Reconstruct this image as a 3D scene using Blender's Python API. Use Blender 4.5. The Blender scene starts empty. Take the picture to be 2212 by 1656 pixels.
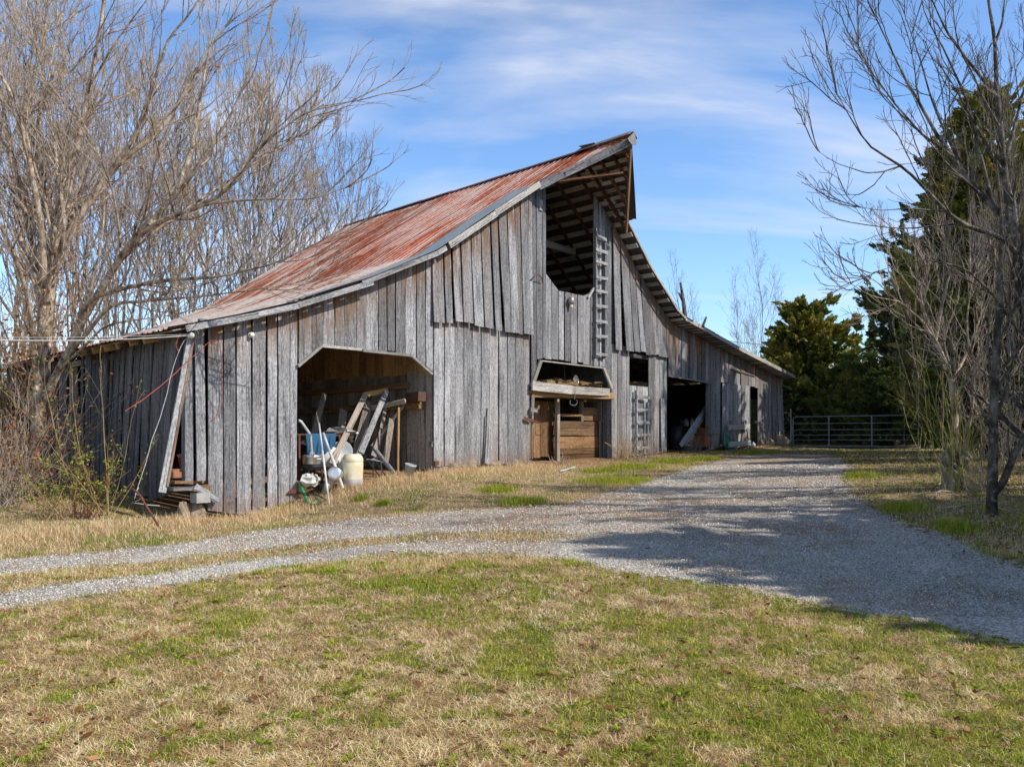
import bpy, math, random
import numpy as np
from mathutils import Vector
random.seed(7); RNG = np.random.default_rng(11)
SC = bpy.context.scene
COL = SC.collection
# ------------------------------------------------------------------ calibration
F, CX, HY, EYE = 1690.0, 1106.0, 950.0, 1.7
_a = math.atan(1556/1690)
U = Vector((math.sin(_a), math.cos(_a), 0)); V = Vector((-math.cos(_a), math.sin(_a), 0)); Z = Vector((0,0,1))
O = Vector((-.4177*14, 14, 0))
def W(s, t, z): return O + U*s + V*t + Z*z           # barn frame: s along the front, t into the depth
def PF(px, py, t=0.0):
    k = (px-CX)/F; o = O + V*t
    s = (k*o.y-o.x)/(U.x-k*U.y); Y = o.y+s*U.y
    return s, EYE+(HY-py)/F*Y
def AT(px, py, Y): return Vector(((px-CX)/F*Y, Y, EYE+(HY-py)/F*Y))
def WP(px, py, t): s, z = PF(px, py, t); return W(s, t, z)
# ------------------------------------------------------------------ terrain
CP = []
for s, g in ((0.4,.26),(1.45,.25),(2.29,.45),(3.6,.74),(5.9,.93),(9.4,1.0),(12.3,1.12),(16.2,1.27),(20.4,1.33),(25.8,1.47)):
    p = W(s,0,0); CP.append((p.x,p.y,g))
for s,t,g in ((0,6,.6),(0,12,1.0),(12,12,1.3),(26,12,1.7),(3.6,3,.85),(3.6,-1.2,.66),(9.4,-1.2,.92),(14,-1.2,1.08)):
    p = W(s,t,0); CP.append((p.x,p.y,g))
CP += [(-6,5,0),(0,4,0),(6,5,0),(-12,6,.1),(12,6,.35),(0,10,.3),(-6.5,10,.12),(6,9,.36),(6.6,10.8,.66),(7.4,12.75,.9),
       (12,12,1.1),(11.8,33,1.36),(15.9,30.5,1.34),(-9,13.6,.42),(-15,16,.6),(0,42,1.7),(-20,40,1.6),(20,42,1.7),(40,40,2.2),
       (-40,20,.9),(40,10,1.3),(3.5,14.5,.72),(9,20,1.15),(0,-4,-.1),(-15,-4,0),(15,-4,.1),(-9.9,16.5,.7)]
CP = np.array(CP, float)
_c2 = 2.0
_A = np.sqrt(((CP[:,None,:2]-CP[None,:,:2])**2).sum(2)+_c2)
_n = len(CP); _M = np.zeros((_n+1,_n+1)); _M[:_n,:_n] = _A - np.eye(_n)*.02; _M[:_n,_n] = 1; _M[_n,:_n] = 1
_w = np.linalg.solve(_M, np.append(CP[:,2],0))
def GH(x, y):
    x = np.atleast_1d(np.asarray(x,float)); y = np.atleast_1d(np.asarray(y,float))
    r = np.full(x.shape, _w[_n]); 
    cx = np.clip(x,-45,45); cy = np.clip(y,-8,50)
    for i in range(_n): r = r + _w[i]*np.sqrt((cx-CP[i,0])**2+(cy-CP[i,1])**2+_c2)
    return r
def gh(x, y): return float(GH(x,y)[0])
def GP(px, py):
    Y = 12.0
    for _ in range(40):
        g = gh((px-CX)/F*Y, Y); Y = .5*Y+.5*F*max(.05,(EYE-g))/max(4,(py-HY))
    return Vector(((px-CX)/F*Y, Y, gh((px-CX)/F*Y, Y)))
def gat(x, y): return Vector((x,y,gh(x,y)))
# 2-d value noise
_lat = RNG.random((256,256))
def vn(x, y, sc=1.0, oct=3, seed=0):
    r = 0; amp = 1; tot = 0
    for o in range(oct):
        X = x/sc*(2**o)+seed*17.3+o*5.1; Y = y/sc*(2**o)+seed*31.7+o*9.7
        xi = np.floor(X).astype(int); yi = np.floor(Y).astype(int); fx = X-xi; fy = Y-yi
        fx = fx*fx*(3-2*fx); fy = fy*fy*(3-2*fy)
        a = _lat[xi%256,yi%256]; b = _lat[(xi+1)%256,yi%256]; c = _lat[xi%256,(yi+1)%256]; d = _lat[(xi+1)%256,(yi+1)%256]
        r = r+amp*((a*(1-fx)+b*fx)*(1-fy)+(c*(1-fx)+d*fx)*fy); tot += amp; amp *= .5
    return r/tot
# ------------------------------------------------------------------ node helpers
def mat(name):
    m = bpy.data.materials.new(name); m.use_nodes = True
    nt = m.node_tree; b = nt.nodes['Principled BSDF']
    return m, nt, b
def N(nt, typ, **kw):
    n = nt.nodes.new(typ)
    for k, v in kw.items():
        if k.startswith('i_'):
            key = k[2:]; key = int(key) if key.isdigit() else key
            n.inputs[key].default_value = v
        else: setattr(n, k, v)
    return n
def ramp(nt, fac, stops, interp='LINEAR'):
    r = nt.nodes.new('ShaderNodeValToRGB'); r.color_ramp.interpolation = interp
    e = r.color_ramp.elements
    while len(e) < len(stops): e.new(.5)
    for i,(p,c) in enumerate(stops):
        e[i].position = p; e[i].color = (c[0],c[1],c[2],1) if not isinstance(c,(int,float)) else (c,c,c,1)
    nt.links.new(fac, r.inputs[0]); return r.outputs[0]
def mixc(nt, f, a, b, mode='MIX'):
    m = nt.nodes.new('ShaderNodeMix'); m.data_type = 'RGBA'; m.blend_type = mode
    for s, v in ((m.inputs[0],f),(m.inputs[6],a),(m.inputs[7],b)):
        if hasattr(v,'links'): nt.links.new(v, s)
        elif isinstance(v,(int,float)): s.default_value = v if s==m.inputs[0] else (v,v,v,1)
        else: s.default_value = (*v,1)
    return m.outputs[2]
def mth(nt, op, a, b=None, clamp=False):
    m = nt.nodes.new('ShaderNodeMath'); m.operation = op; m.use_clamp = clamp
    for s, v in ((m.inputs[0],a),(m.inputs[1],b)):
        if v is None: continue
        if hasattr(v,'links'): nt.links.new(v, s)
        else: s.default_value = v
    return m.outputs[0]
def vec_scaled(nt, src, sx, sy, sz):
    mp = nt.nodes.new('ShaderNodeMapping'); mp.inputs['Scale'].default_value = (sx,sy,sz)
    nt.links.new(src, mp.inputs[0]); return mp.outputs[0]
def noise(nt, vec, scale=1, detail=4, rough=.6):
    n = N(nt,'ShaderNodeTexNoise'); n.inputs['Scale'].default_value = scale
    n.inputs['Detail'].default_value = detail; n.inputs['Roughness'].default_value = rough
    if vec is not None: nt.links.new(vec, n.inputs['Vector'])
    return n.outputs[0]
def attr(nt, name, out='Fac'):
    a = N(nt,'ShaderNodeAttribute'); a.attribute_name = name; return a.outputs[out]
def bump(nt, b, h, st=.4, dist=.01):
    n = N(nt,'ShaderNodeBump'); n.inputs['Strength'].default_value = st; n.inputs['Distance'].default_value = dist
    nt.links.new(h, n.inputs['Height']); nt.links.new(n.outputs[0], b.inputs['Normal'])
def wood(name, dark, mid, light, stain=(.070,.040,.022), stain_amt=1.0, bright=1.0):
    m, nt, b = mat(name)
    v = attr(nt,'uvc','Vector')
    grain = noise(nt, vec_scaled(nt, v, 90, 7, 1), 1, 5, .75)
    broad = noise(nt, vec_scaled(nt, v, 5, .8, 1), 1, 4, .6)
    spl = noise(nt, vec_scaled(nt, v, 26, 14, 1), 1, 5, .75)
    streak = noise(nt, vec_scaled(nt, v, 38, .7, 1), 1, 3, .6)
    fac = mth(nt,'ADD', mth(nt,'MULTIPLY',grain,.45), mth(nt,'ADD', mth(nt,'MULTIPLY',broad,.25), mth(nt,'MULTIPLY',spl,.36)))
    c = ramp(nt, fac, [(.40,dark),(.53,mid),(.66,light)])
    crack = ramp(nt, streak, [(.34,.10),(.45,1.0)])
    c = mixc(nt, .8, c, crack, 'MULTIPLY')
    vo = N(nt,'ShaderNodeTexVoronoi'); vo.inputs['Scale'].default_value = 1
    nt.links.new(vec_scaled(nt, v, 4.5, 1.6, 1), vo.inputs['Vector'])
    knot = ramp(nt, vo.outputs['Distance'], [(.04,.15),(.10,1.0)])
    c = mixc(nt, .8, c, knot, 'MULTIPLY')
    r = attr(nt,'rnd')
    c = mixc(nt, 1.0, c, ramp(nt, r, [(0,.50*bright),(.5,.92*bright),(1,1.30*bright)]), 'MULTIPLY')
    tint = mixc(nt, mth(nt,'MULTIPLY', ramp(nt, mth(nt,'FRACT', mth(nt,'MULTIPLY',r,7.3)), [(.6,0.0),(1,.22)]), 1.0), c, (.22,.17,.145))
    st = mth(nt,'MULTIPLY', attr(nt,'stain'), ramp(nt, noise(nt, vec_scaled(nt, v, 9, .9, 1),1,4,.7), [(.42,0.0),(.53,1.0)]))
    st = mth(nt,'MULTIPLY', st, ramp(nt, mth(nt,'FRACT', mth(nt,'MULTIPLY',r,13.7)), [(.1,.3),(.45,1.0)]))
    st = mth(nt,'MULTIPLY', st, stain_amt*1.35, True)
    stc = mixc(nt, grain, stain, (stain[0]*4.4,stain[1]*4.3,stain[2]*4.0))
    c = mixc(nt, st, tint, stc)
    md = mth(nt,'MULTIPLY', mth(nt,'MULTIPLY', attr(nt,'stain'), -1.0, True), ramp(nt, noise(nt, vec_scaled(nt, v, 14, 5, 1),1,5,.7), [(.35,.15),(.6,1.0)]), True)
    c = mixc(nt, mth(nt,'MULTIPLY',md,.75), c, (.20,.105,.05))
    nt.links.new(c, b.inputs['Base Color']); b.inputs['Roughness'].default_value = .85
    b.inputs['Specular IOR Level'].default_value = .25
    hh = mth(nt,'ADD', grain, mth(nt,'MULTIPLY', crack, .8))
    bump(nt, b, hh, .9, .008)
    return m
def plain(name, c, rough=.6, metal=0.0, var=.25, scale=6.0, bmp=.15, c2=None, spec=.5):
    m, nt, b = mat(name)
    tc = N(nt,'ShaderNodeTexCoord').outputs['Object']
    n = noise(nt, tc, scale, 6, .65)
    c2 = c2 or tuple(x*(1-var) for x in c)
    col = ramp(nt, n, [(.35,c2),(.62,c)])
    nt.links.new(col, b.inputs['Base Color'])
    b.inputs['Roughness'].default_value = rough; b.inputs['Metallic'].default_value = metal
    b.inputs['Specular IOR Level'].default_value = spec
    if bmp: bump(nt, b, noise(nt, tc, scale*4, 4, .6), bmp, .01)
    return m
MT = {}
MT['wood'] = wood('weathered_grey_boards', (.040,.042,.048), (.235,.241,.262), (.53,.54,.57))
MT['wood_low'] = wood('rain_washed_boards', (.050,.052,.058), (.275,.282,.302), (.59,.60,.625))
MT['wood_shade'] = wood('shaded_grey_boards', (.036,.037,.042), (.15,.156,.172), (.33,.335,.36))  # darker copy of the grey boards, shade put into the colour
MT['wood_brown'] = wood('brown_inside_boards', (.05,.028,.015), (.21,.12,.058), (.38,.24,.13), stain=(.22,.09,.02))
MT['wood_glow'] = wood('protected_brown_boards_lit', (.22,.12,.05), (.58,.36,.17), (.80,.58,.34))  # weather-protected brown, lightened in colour to stand in for interior glow
MT['wood_old'] = wood('mixed_inside_boards', (.11,.09,.075), (.34,.29,.245), (.56,.50,.44), stain=(.20,.075,.02))
MT['wood_pale'] = wood('bleached_trim', (.12,.12,.118), (.36,.35,.335), (.60,.58,.55))
MT['wood_tan'] = wood('new_tan_lumber', (.16,.09,.035), (.36,.22,.09), (.52,.34,.16))
MT['wood_dk'] = wood('shaded_side_boards', (.020,.020,.022), (.12,.122,.13), (.29,.292,.30))  # side wall copy of the grey boards, its shade darkened into the colour
MT['lath'] = wood('roof_lath', (.20,.195,.185), (.46,.45,.43), (.64,.62,.60))
MT['rafter'] = wood('rafter_wood', (.03,.016,.010), (.10,.05,.03), (.20,.11,.07))
MT['redwood'] = wood('red_brown_beam', (.05,.022,.015), (.13,.055,.035), (.24,.12,.075))
# rusted roof
def roof_mat(name, galv=False, low=False):
    m, nt, b = mat(name)
    v = attr(nt,'uvc','Vector')
    st = noise(nt, vec_scaled(nt, v, 1.6, .55, 1), 1, 6, .72)
    stn = noise(nt, vec_scaled(nt, v, 7, .35, 1), 1, 4, .6)
    fine = noise(nt, vec_scaled(nt, v, 30, 9, 1), 1, 4, .7)
    rst = ramp(nt, fine, [(.35,(.17,.028,.010)),(.5,(.44,.080,.024)),(.65,(.64,.20,.065))])
    if galv:
        c = ramp(nt, st, [(.3,(.25,.31,.35)),(.6,(.40,.47,.52)),(.8,(.5,.56,.6))])
        c = mixc(nt, ramp(nt, stn, [(.66,0.0),(.75,.6)]), c, rst); b.inputs['Metallic'].default_value = .35; b.inputs['Roughness'].default_value = .45
    else:
        zinc = ramp(nt, fine, [(.3,(.50,.44,.40)),(.7,(.85,.80,.76))])
        f = mth(nt,'ADD', mth(nt,'MULTIPLY',st,.55), mth(nt,'MULTIPLY',stn,.45))
        f = mth(nt,'ADD', f, mth(nt,'MULTIPLY', mth(nt,'SUBTRACT', attr(nt,'rnd'), .5), .10))
        rst = mixc(nt, 1.0, rst, ramp(nt, attr(nt,'rnd'), [(0,.55),(1,1.25)]), 'MULTIPLY')
        side = attr(nt,'stain')
        f = mth(nt,'ADD', mth(nt,'ADD', mth(nt,'MULTIPLY', f, .62), .19), mth(nt,'MULTIPLY', side, .155))
        k = ramp(nt, f, [(.600,0.0),(.635,.95)])
        c = mixc(nt, k, rst, zinc)
        orange = ramp(nt, noise(nt, vec_scaled(nt, v, .5, .4, 1),1,4,.6), [(.45,0.0),(.7,.6)])
        c = mixc(nt, orange, c, (.42,.19,.07), 'MIX') if low else mixc(nt, mth(nt,'MULTIPLY',orange,.35), c, (.40,.17,.06))
        b.inputs['Metallic'].default_value = 0; b.inputs['Roughness'].default_value = .62
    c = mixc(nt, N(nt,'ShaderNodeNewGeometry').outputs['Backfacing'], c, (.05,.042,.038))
    nt.links.new(c, b.inputs['Base Color'])
    bump(nt, b, fine, .3, .006)
    return m
MT['roof'] = roof_mat('rusted_roofing'); MT['roof_galv'] = roof_mat('galvanised_roofing', True)
MT['roof_under'] = plain('roof_underside', (.10,.085,.075), .8)
MT['dark'] = plain('interior_shade', (.03,.027,.024), .9)  # near-black colour standing in for the unlit interior
MT['iron'] = plain('rusty_iron', (.17,.06,.04), .8, .1, .5, 20)
MT['gate'] = plain('galvanised_tube', (.24,.27,.29), .55, .3, .3, 8)
MT['alum'] = plain('aluminium', (.75,.75,.74), .32, .85, .2, 8, .05)
MT['white'] = plain('white_plastic', (.80,.79,.74), .4, 0, .45, 4, .05)
MT['cream'] = plain('cream_plastic', (.80,.76,.60), .4, 0, .12, 4, .05, c2=(.66,.55,.30))
MT['drumlow'] = plain('drum_liquid_band', (.62,.58,.62), .4, 0, .2, 4, .05)
MT['bluetarp'] = plain('blue_tarp', (.010,.085,.19), .8, 0, .35, 3, .3)
MT['grey'] = plain('grey_plastic', (.50,.54,.58), .5, 0, .25, 5, .1)
MT['red'] = plain('red_plastic', (.42,.05,.03), .5, 0, .3, 6)
MT['terra'] = plain('terracotta', (.36,.16,.09), .7, 0, .3, 6)
MT['black'] = plain('black_plastic', (.02,.02,.022), .5, 0, .3, 6)
MT['green'] = plain('green_hose', (.01,.28,.12), .45, 0, .2, 6)
MT['greenpanel'] = plain('green_paint', (.05,.20,.13), .6, 0, .35, 8)
MT['greendoor'] = plain('mossy_green_boards', (.20,.27,.13), .8, 0, .4, 8)
MT['orangebox'] = plain('orange_brown_box', (.30,.11,.045), .6, 0, .4, 8)
MT['steel'] = plain('dull_steel', (.36,.35,.34), .45, .5, .3, 8)
MT['blue'] = plain('blue_item', (.04,.18,.40), .5)
MT['stone'] = plain('field_stone', (.30,.24,.17), .9, 0, .4, 5, .6)
MT['cement'] = plain('grey_block', (.38,.37,.36), .9, 0, .25, 9, .4)
MT['hay'] = plain('hay_straw', (.26,.17,.07), .9, 0, .6, 14, 1.0)
MT['cable_w'] = plain('pale_cable', (.55,.56,.58), .5, 0)
MT['cable_r'] = plain('red_cable', (.48,.10,.07), .5, 0)
MT['porcelain'] = plain('porcelain', (.80,.78,.72), .25, 0, .08)
MT['post'] = plain('old_fence_post', (.12,.10,.08), .9, 0, .5, 9, .6)
def bark(name, c1, c2, c3, sc=5):
    m, nt, b = mat(name)
    tc = N(nt,'ShaderNodeTexCoord').outputs['Object']
    n = noise(nt, vec_scaled(nt, tc, sc, sc, sc*.6), 1, 6, .7)
    c = ramp(nt, n, [(.36,c1),(.5,c2),(.66,c3)])
    lich = ramp(nt, noise(nt, tc, sc*2.2, 4, .7), [(.56,0.0),(.64,.8)])
    c = mixc(nt, lich, c, tuple(min(1,x*1.25) for x in c3))
    nt.links.new(c, b.inputs['Base Color']); b.inputs['Roughness'].default_value = .9; b.inputs['Specular IOR Level'].default_value = .2
    bump(nt, b, noise(nt, vec_scaled(nt, tc, 30,30,12),1,4,.7), .8, .02)
    return m
MT['bark_l'] = bark('pale_maple_bark', (.07,.05,.035), (.30,.235,.17), (.56,.48,.39))
MT['bark_d'] = bark('dark_bark', (.022,.018,.015), (.08,.066,.052), (.20,.18,.15))
MT['bark_m'] = bark('grey_brown_bark', (.05,.04,.033), (.20,.165,.14), (.42,.37,.33))
MT['twig_l'] = plain('pale_twigs', (.46,.37,.30), .8, 0, .45, 3, 0)
MT['twig_dk'] = plain('backlit_twigs', (.11,.09,.08), .8, 0, .4, 3, 0)  # twig colour darkened to paint in backlighting
MT['bark_r'] = bark('backlit_birch_bark', (.02,.017,.015), (.09,.078,.068), (.26,.24,.21))  # darker variant of the grey-brown bark, backlighting put into the colour
MT['twig_y'] = plain('yellow_tan_twigs', (.44,.31,.15), .8, 0, .45, 2, 0)
MT['twig_g'] = plain('grey_twigs', (.27,.23,.21), .8, 0, .4, 3, 0)
MT['twig_green'] = plain('yellow_green_shoots', (.42,.40,.10), .7, 0, .35, 3, 0)
MT['twig_r'] = plain('red_stems', (.22,.07,.05), .7, 0, .3, 3, 0)
def leafy(name, cols, trans=.25):
    m, nt, b = mat(name)
    c = ramp(nt, attr(nt,'rnd'), cols)
    nt.links.new(c, b.inputs['Base Color']); b.inputs['Roughness'].default_value = .75; b.inputs['Specular IOR Level'].default_value = .2
    if trans:
        tr = N(nt,'ShaderNodeBsdfTranslucent'); nt.links.new(c, tr.inputs[0])
        mx = N(nt,'ShaderNodeMixShader'); mx.inputs[0].default_value = trans
        nt.links.new(b.outputs[0], mx.inputs[1]); nt.links.new(tr.outputs[0], mx.inputs[2])
        nt.links.new(mx.outputs[0], nt.nodes['Material Output'].inputs['Surface'])
    return m
MT['cedar'] = leafy('cedar_foliage', [(0,(.035,.06,.018)),(.4,(.13,.19,.04)),(.75,(.30,.32,.07)),(1,(.42,.36,.10))])
MT['cedar_d'] = leafy('dark_cedar_foliage', [(0,(.02,.036,.015)),(.45,(.08,.125,.035)),(.8,(.20,.23,.055)),(1,(.33,.30,.08))])
MT['cedar_y'] = leafy('olive_cedar_foliage', [(0,(.035,.055,.015)),(.4,(.16,.19,.035)),(.75,(.36,.33,.06)),(1,(.52,.40,.12))])
MT['deadleaf'] = leafy('dead_leaves', [(0,(.12,.045,.02)),(.5,(.26,.11,.045)),(1,(.42,.24,.12))])
MT['springleaf'] = leafy('spring_leaves', [(0,(.10,.16,.02)),(.5,(.22,.28,.04)),(1,(.38,.40,.07))])
MT['grass'] = leafy('grass_blades', [(0,(.18,.10,.055)),(.14,(.60,.42,.25)),(.36,(.86,.66,.38)),(.57,(.98,.87,.60)),(.60,(.68,.62,.13)),(.70,(.15,.21,.018)),(.84,(.36,.43,.035)),(1,(.76,.76,.14))], .42)
def ground_mat():
    m, nt, b = mat('lawn_ground')
    g = N(nt,'ShaderNodeTexCoord').outputs['Object']
    n1 = noise(nt, g, 1.2, 6, .7); n2 = noise(nt, g, 22, 6, .75); n3 = noise(nt, g, .22, 3, .5)
    tan = ramp(nt, n2, [(.38,(.12,.075,.04)),(.5,(.40,.28,.17)),(.62,(.68,.52,.35))])
    grn = ramp(nt, n2, [(.3,(.04,.06,.015)),(.6,(.13,.18,.035))])
    f = mth(nt,'ADD', mth(nt,'MULTIPLY',n1,.7), mth(nt,'MULTIPLY',n3,.3))
    c = mixc(nt, ramp(nt, f, [(.50,0.0),(.58,.7)]), tan, grn)
    dirt = ramp(nt, n2, [(.3,(.18,.09,.045)),(.7,(.42,.25,.14))])
    c = mixc(nt, mth(nt,'MULTIPLY', attr(nt,'dirt'), ramp(nt,n1,[(.35,.35),(.6,1.0)]), True), c, dirt)
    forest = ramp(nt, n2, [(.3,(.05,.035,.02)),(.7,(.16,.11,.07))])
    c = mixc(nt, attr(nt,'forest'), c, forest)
    nt.links.new(c, b.inputs['Base Color']); b.inputs['Roughness'].default_value = .95; b.inputs['Specular IOR Level'].default_value = .1
    bump(nt, b, mth(nt,'ADD',n2,noise(nt,g,60,4,.7)), .9, .03)
    return m
def gravel_mat():
    m, nt, b = mat('gravel')
    g = N(nt,'ShaderNodeTexCoord').outputs['Object']
    vo = N(nt,'ShaderNodeTexVoronoi'); vo.inputs['Scale'].default_value = 52; nt.links.new(g, vo.inputs['Vector'])
    n1 = noise(nt, g, 1.0, 5, .65); n2 = noise(nt, g, 55, 4, .7)
    sep = N(nt,'ShaderNodeSeparateColor'); nt.links.new(vo.outputs['Color'], sep.inputs[0])
    c = ramp(nt, sep.outputs[0], [(0,(.26,.245,.225)),(.5,(.60,.58,.54)),(1,(.88,.85,.80))])
    c = mixc(nt, .5, c, ramp(nt, n2, [(.3,.35),(.6,1.0)]), 'MULTIPLY')
    dirt = ramp(nt, n2, [(.3,(.22,.13,.07)),(.7,(.52,.36,.23))])
    c = mixc(nt, 1.0, c, ramp(nt, noise(nt, g, .7, 4, .6), [(.35,.68),(.62,1.12)]), 'MULTIPLY')
    k = mth(nt,'ADD', mth(nt,'MULTIPLY', attr(nt,'dirt'), .9), mth(nt,'MULTIPLY', ramp(nt, n1,[(.48,0.0),(.60,.75)]), 1.0))
    c = mixc(nt, mth(nt,'MULTIPLY', k, ramp(nt, noise(nt,g,9,5,.7), [(.35,.1),(.6,1.0)]), True), c, dirt)
    nt.links.new(c, b.inputs['Base Color']); b.inputs['Roughness'].default_value = .9; b.inputs['Specular IOR Level'].default_value = .2
    bump(nt, b, mth(nt,'MULTIPLY', vo.outputs['Distance'], -1.0), .9, .02)
    return m
MT['ground'] = ground_mat(); MT['gravel'] = gravel_mat()
MT['pebble'] = leafy('gravel_stones', [(0,(.13,.12,.105)),(.2,(.38,.36,.33)),(.6,(.68,.655,.61)),(.9,(.92,.89,.84)),(1,(.62,.50,.37))], 0)
# ------------------------------------------------------------------ object helpers
def tag(o, label=None, cat=None, group=None, kind=None):
    if label: o['label'] = label
    if cat: o['category'] = cat
    if group: o['group'] = group
    if kind: o['kind'] = kind
    return o
def thing(name, label, cat, loc=(0,0,0), group=None):
    o = bpy.data.objects.new(name, None); COL.objects.link(o); o.location = loc; o.empty_display_size = .1
    return tag(o, label, cat, group)
def link(name, me, m, parent=None):
    if m is not None:
        me.materials.clear(); me.materials.append(MT[m] if isinstance(m,str) else m)
    o = bpy.data.objects.new(name, me); COL.objects.link(o)
    if parent is not None:
        o.parent = parent
        if parent.parent is None or True:
            off = Vector((0,0,0)); p = parent
            while p is not None: off += p.location; p = p.parent
            o.location = -off
    return o
def npmesh(name, V_, Fc, smooth=False, **attrs):
    """V_ (n,3); Fc list of arrays (m,k)"""
    me = bpy.data.meshes.new(name)
    me.vertices.add(len(V_)); me.vertices.foreach_set('co', np.asarray(V_,np.float32).ravel())
    loops = np.concatenate([f.ravel() for f in Fc]); cnt = np.concatenate([np.full(len(f), f.shape[1]) for f in Fc])
    me.loops.add(len(loops)); me.loops.foreach_set('vertex_index', loops.astype(np.int32))
    me.polygons.add(len(cnt)); st = np.concatenate([[0],np.cumsum(cnt)[:-1]])
    me.polygons.foreach_set('loop_start', st.astype(np.int32)); 
    try: me.polygons.foreach_set('loop_total', cnt.astype(np.int32))
    except Exception: pass
    if smooth: me.polygons.foreach_set('use_smooth', np.ones(len(cnt),bool))
    me.update(calc_edges=True)
    for k, a in attrs.items():
        a = np.asarray(a,np.float32)
        if a.ndim == 2: at = me.attributes.new(k,'FLOAT_VECTOR','POINT'); at.data.foreach_set('vector', a.ravel())
        else: at = me.attributes.new(k,'FLOAT','POINT'); at.data.foreach_set('value', a)
    return me
class MB:
    def __init__(s): s.v=[]; s.f=[]; s.uv=[]; s.r=[]; s.st=[]
    def add(s, vs, fs, uvs=None, rnd=None, st=None):
        b = len(s.v); rnd = random.random() if rnd is None else rnd
        ou, ov = random.random()*90, random.random()*90
        s.v += [tuple(v) for v in vs]; s.f += [tuple(i+b for i in f) for f in fs]
        uvs = uvs or [(v[0]+v[1], v[2]) for v in vs]
        s.uv += [(a+ou, c+ov, 0) for a,c in uvs]; s.r += [rnd]*len(vs); s.st += (st if st is not None else [0.0]*len(vs))
    def beam(s, p0, p1, w, h, side=None, rnd=None, st=None, taper=1.0):
        """box from p0 to p1; w along side, h along the third axis"""
        p0 = Vector(p0); p1 = Vector(p1); d = (p1-p0); L = d.length; d.normalize()
        if side is None: side = d.cross(Z) if abs(d.z) < .95 else U.copy()
        side = Vector(side); side = (side - d*side.dot(d)).normalized(); up = side.cross(d).normalized()
        vs=[];uv=[]
        for k,(p,l) in enumerate(((p0,0),(p1,L))):
            ww, hh = (w,h) if k==0 else (w*taper,h*taper)
            for a,c in ((-1,-1),(1,-1),(1,1),(-1,1)):
                vs.append(p+side*(a*ww/2)+up*(c*hh/2)); uv.append((a*w/2+c*h/2, l))
        stt = None if st is None else [st]*8
        s.add(vs, [(3,2,1,0),(4,5,6,7),(0,1,5,4),(1,2,6,5),(2,3,7,6),(3,0,4,7)], uv, rnd, stt)
    def box(s, c, sx, sy, sz, ax=None, rnd=None):
        ax = ax or (Vector((1,0,0)),Vector((0,1,0)),Z); c = Vector(c)
        s.beam(c-ax[2]*sz/2, c+ax[2]*sz/2, sx, sy, ax[0], rnd)
    def tube(s, pts, r, n=8, caps=True, rnd=None):
        pts = [Vector(p) for p in pts]; rs = r if isinstance(r,(list,tuple)) else [r]*len(pts)
        vs=[];uv=[];fs=[]; L=0
        ref = None
        for i,p in enumerate(pts):
            d = (pts[min(i+1,len(pts)-1)]-pts[max(i-1,0)]).normalized()
            if ref is None: ref = d.orthogonal()
            ref = (ref-d*ref.dot(d)).normalized(); b = d.cross(ref)
            if i: L += (p-pts[i-1]).length
            for k in range(n):
                a = 2*math.pi*k/n; vs.append(p+(ref*math.cos(a)+b*math.sin(a))*rs[i]); uv.append((a*rs[i],L))
        for i in range(len(pts)-1):
            for k in range(n): fs.append((i*n+k, i*n+(k+1)%n, (i+1)*n+(k+1)%n, (i+1)*n+k))
        if caps: fs.append(tuple(range(n-1,-1,-1))); m=(len(pts)-1)*n; fs.append(tuple(range(m,m+n)))
        s.add(vs,fs,uv,rnd)
    def lathe(s, base, prof, axis=Z, n=24, rnd=None):
        """prof list of (r,h)"""
        base=Vector(base); axis=Vector(axis).normalized(); ref=axis.orthogonal().normalized(); b=axis.cross(ref)
        vs=[];fs=[]
        for r,h in prof:
            for k in range(n):
                a=2*math.pi*k/n; vs.append(base+axis*h+(ref*math.cos(a)+b*math.sin(a))*max(r,.0005))
        for i in range(len(prof)-1):
            for k in range(n): fs.append((i*n+k, i*n+(k+1)%n, (i+1)*n+(k+1)%n, (i+1)*n+k))
        s.add(vs,fs,None,rnd)
    def blob(s, c, rx, ry, rz, rough=.15, n=10, m=7, rnd=None, seed=None):
        rr = random.Random(seed if seed is not None else random.random()); c=Vector(c); vs=[];fs=[]
        for i in range(m+1):
            th=math.pi*i/m
            for k in range(n):
                a=2*math.pi*k/n; q=1+rough*(rr.random()*2-1) if 0<i<m else 1
                vs.append(c+Vector((rx*math.sin(th)*math.cos(a)*q, ry*math.sin(th)*math.sin(a)*q, rz*math.cos(th)*q)))
        for i in range(m):
            for k in range(n): fs.append((i*n+k,(i+1)*n+k,(i+1)*n+(k+1)%n,i*n+(k+1)%n))
        s.add(vs,fs,None,rnd)
    def quad(s, pts, rnd=None, uvs=None): s.add(pts,[tuple(range(len(pts)))],uvs,rnd)
    def build(s, name, m, parent=None, smooth=False):
        me = bpy.data.meshes.new(name); me.from_pydata(s.v,[],s.f)
        for k,d,typ,key in (('uvc',s.uv,'FLOAT_VECTOR','vector'),('rnd',s.r,'FLOAT','value'),('stain',s.st,'FLOAT','value')):
            a = me.attributes.new(k,typ,'POINT'); a.data.foreach_set(key, np.asarray(d,np.float32).ravel())
        if smooth: me.polygons.foreach_set('use_smooth',[True]*len(me.polygons))
        me.update(); return link(name, me, m, parent)
def lin(pts):
    xs=[p[0] for p in pts]; zs=[p[1] for p in pts]
    return lambda s: float(np.interp(s,xs,zs))
base = None
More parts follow.
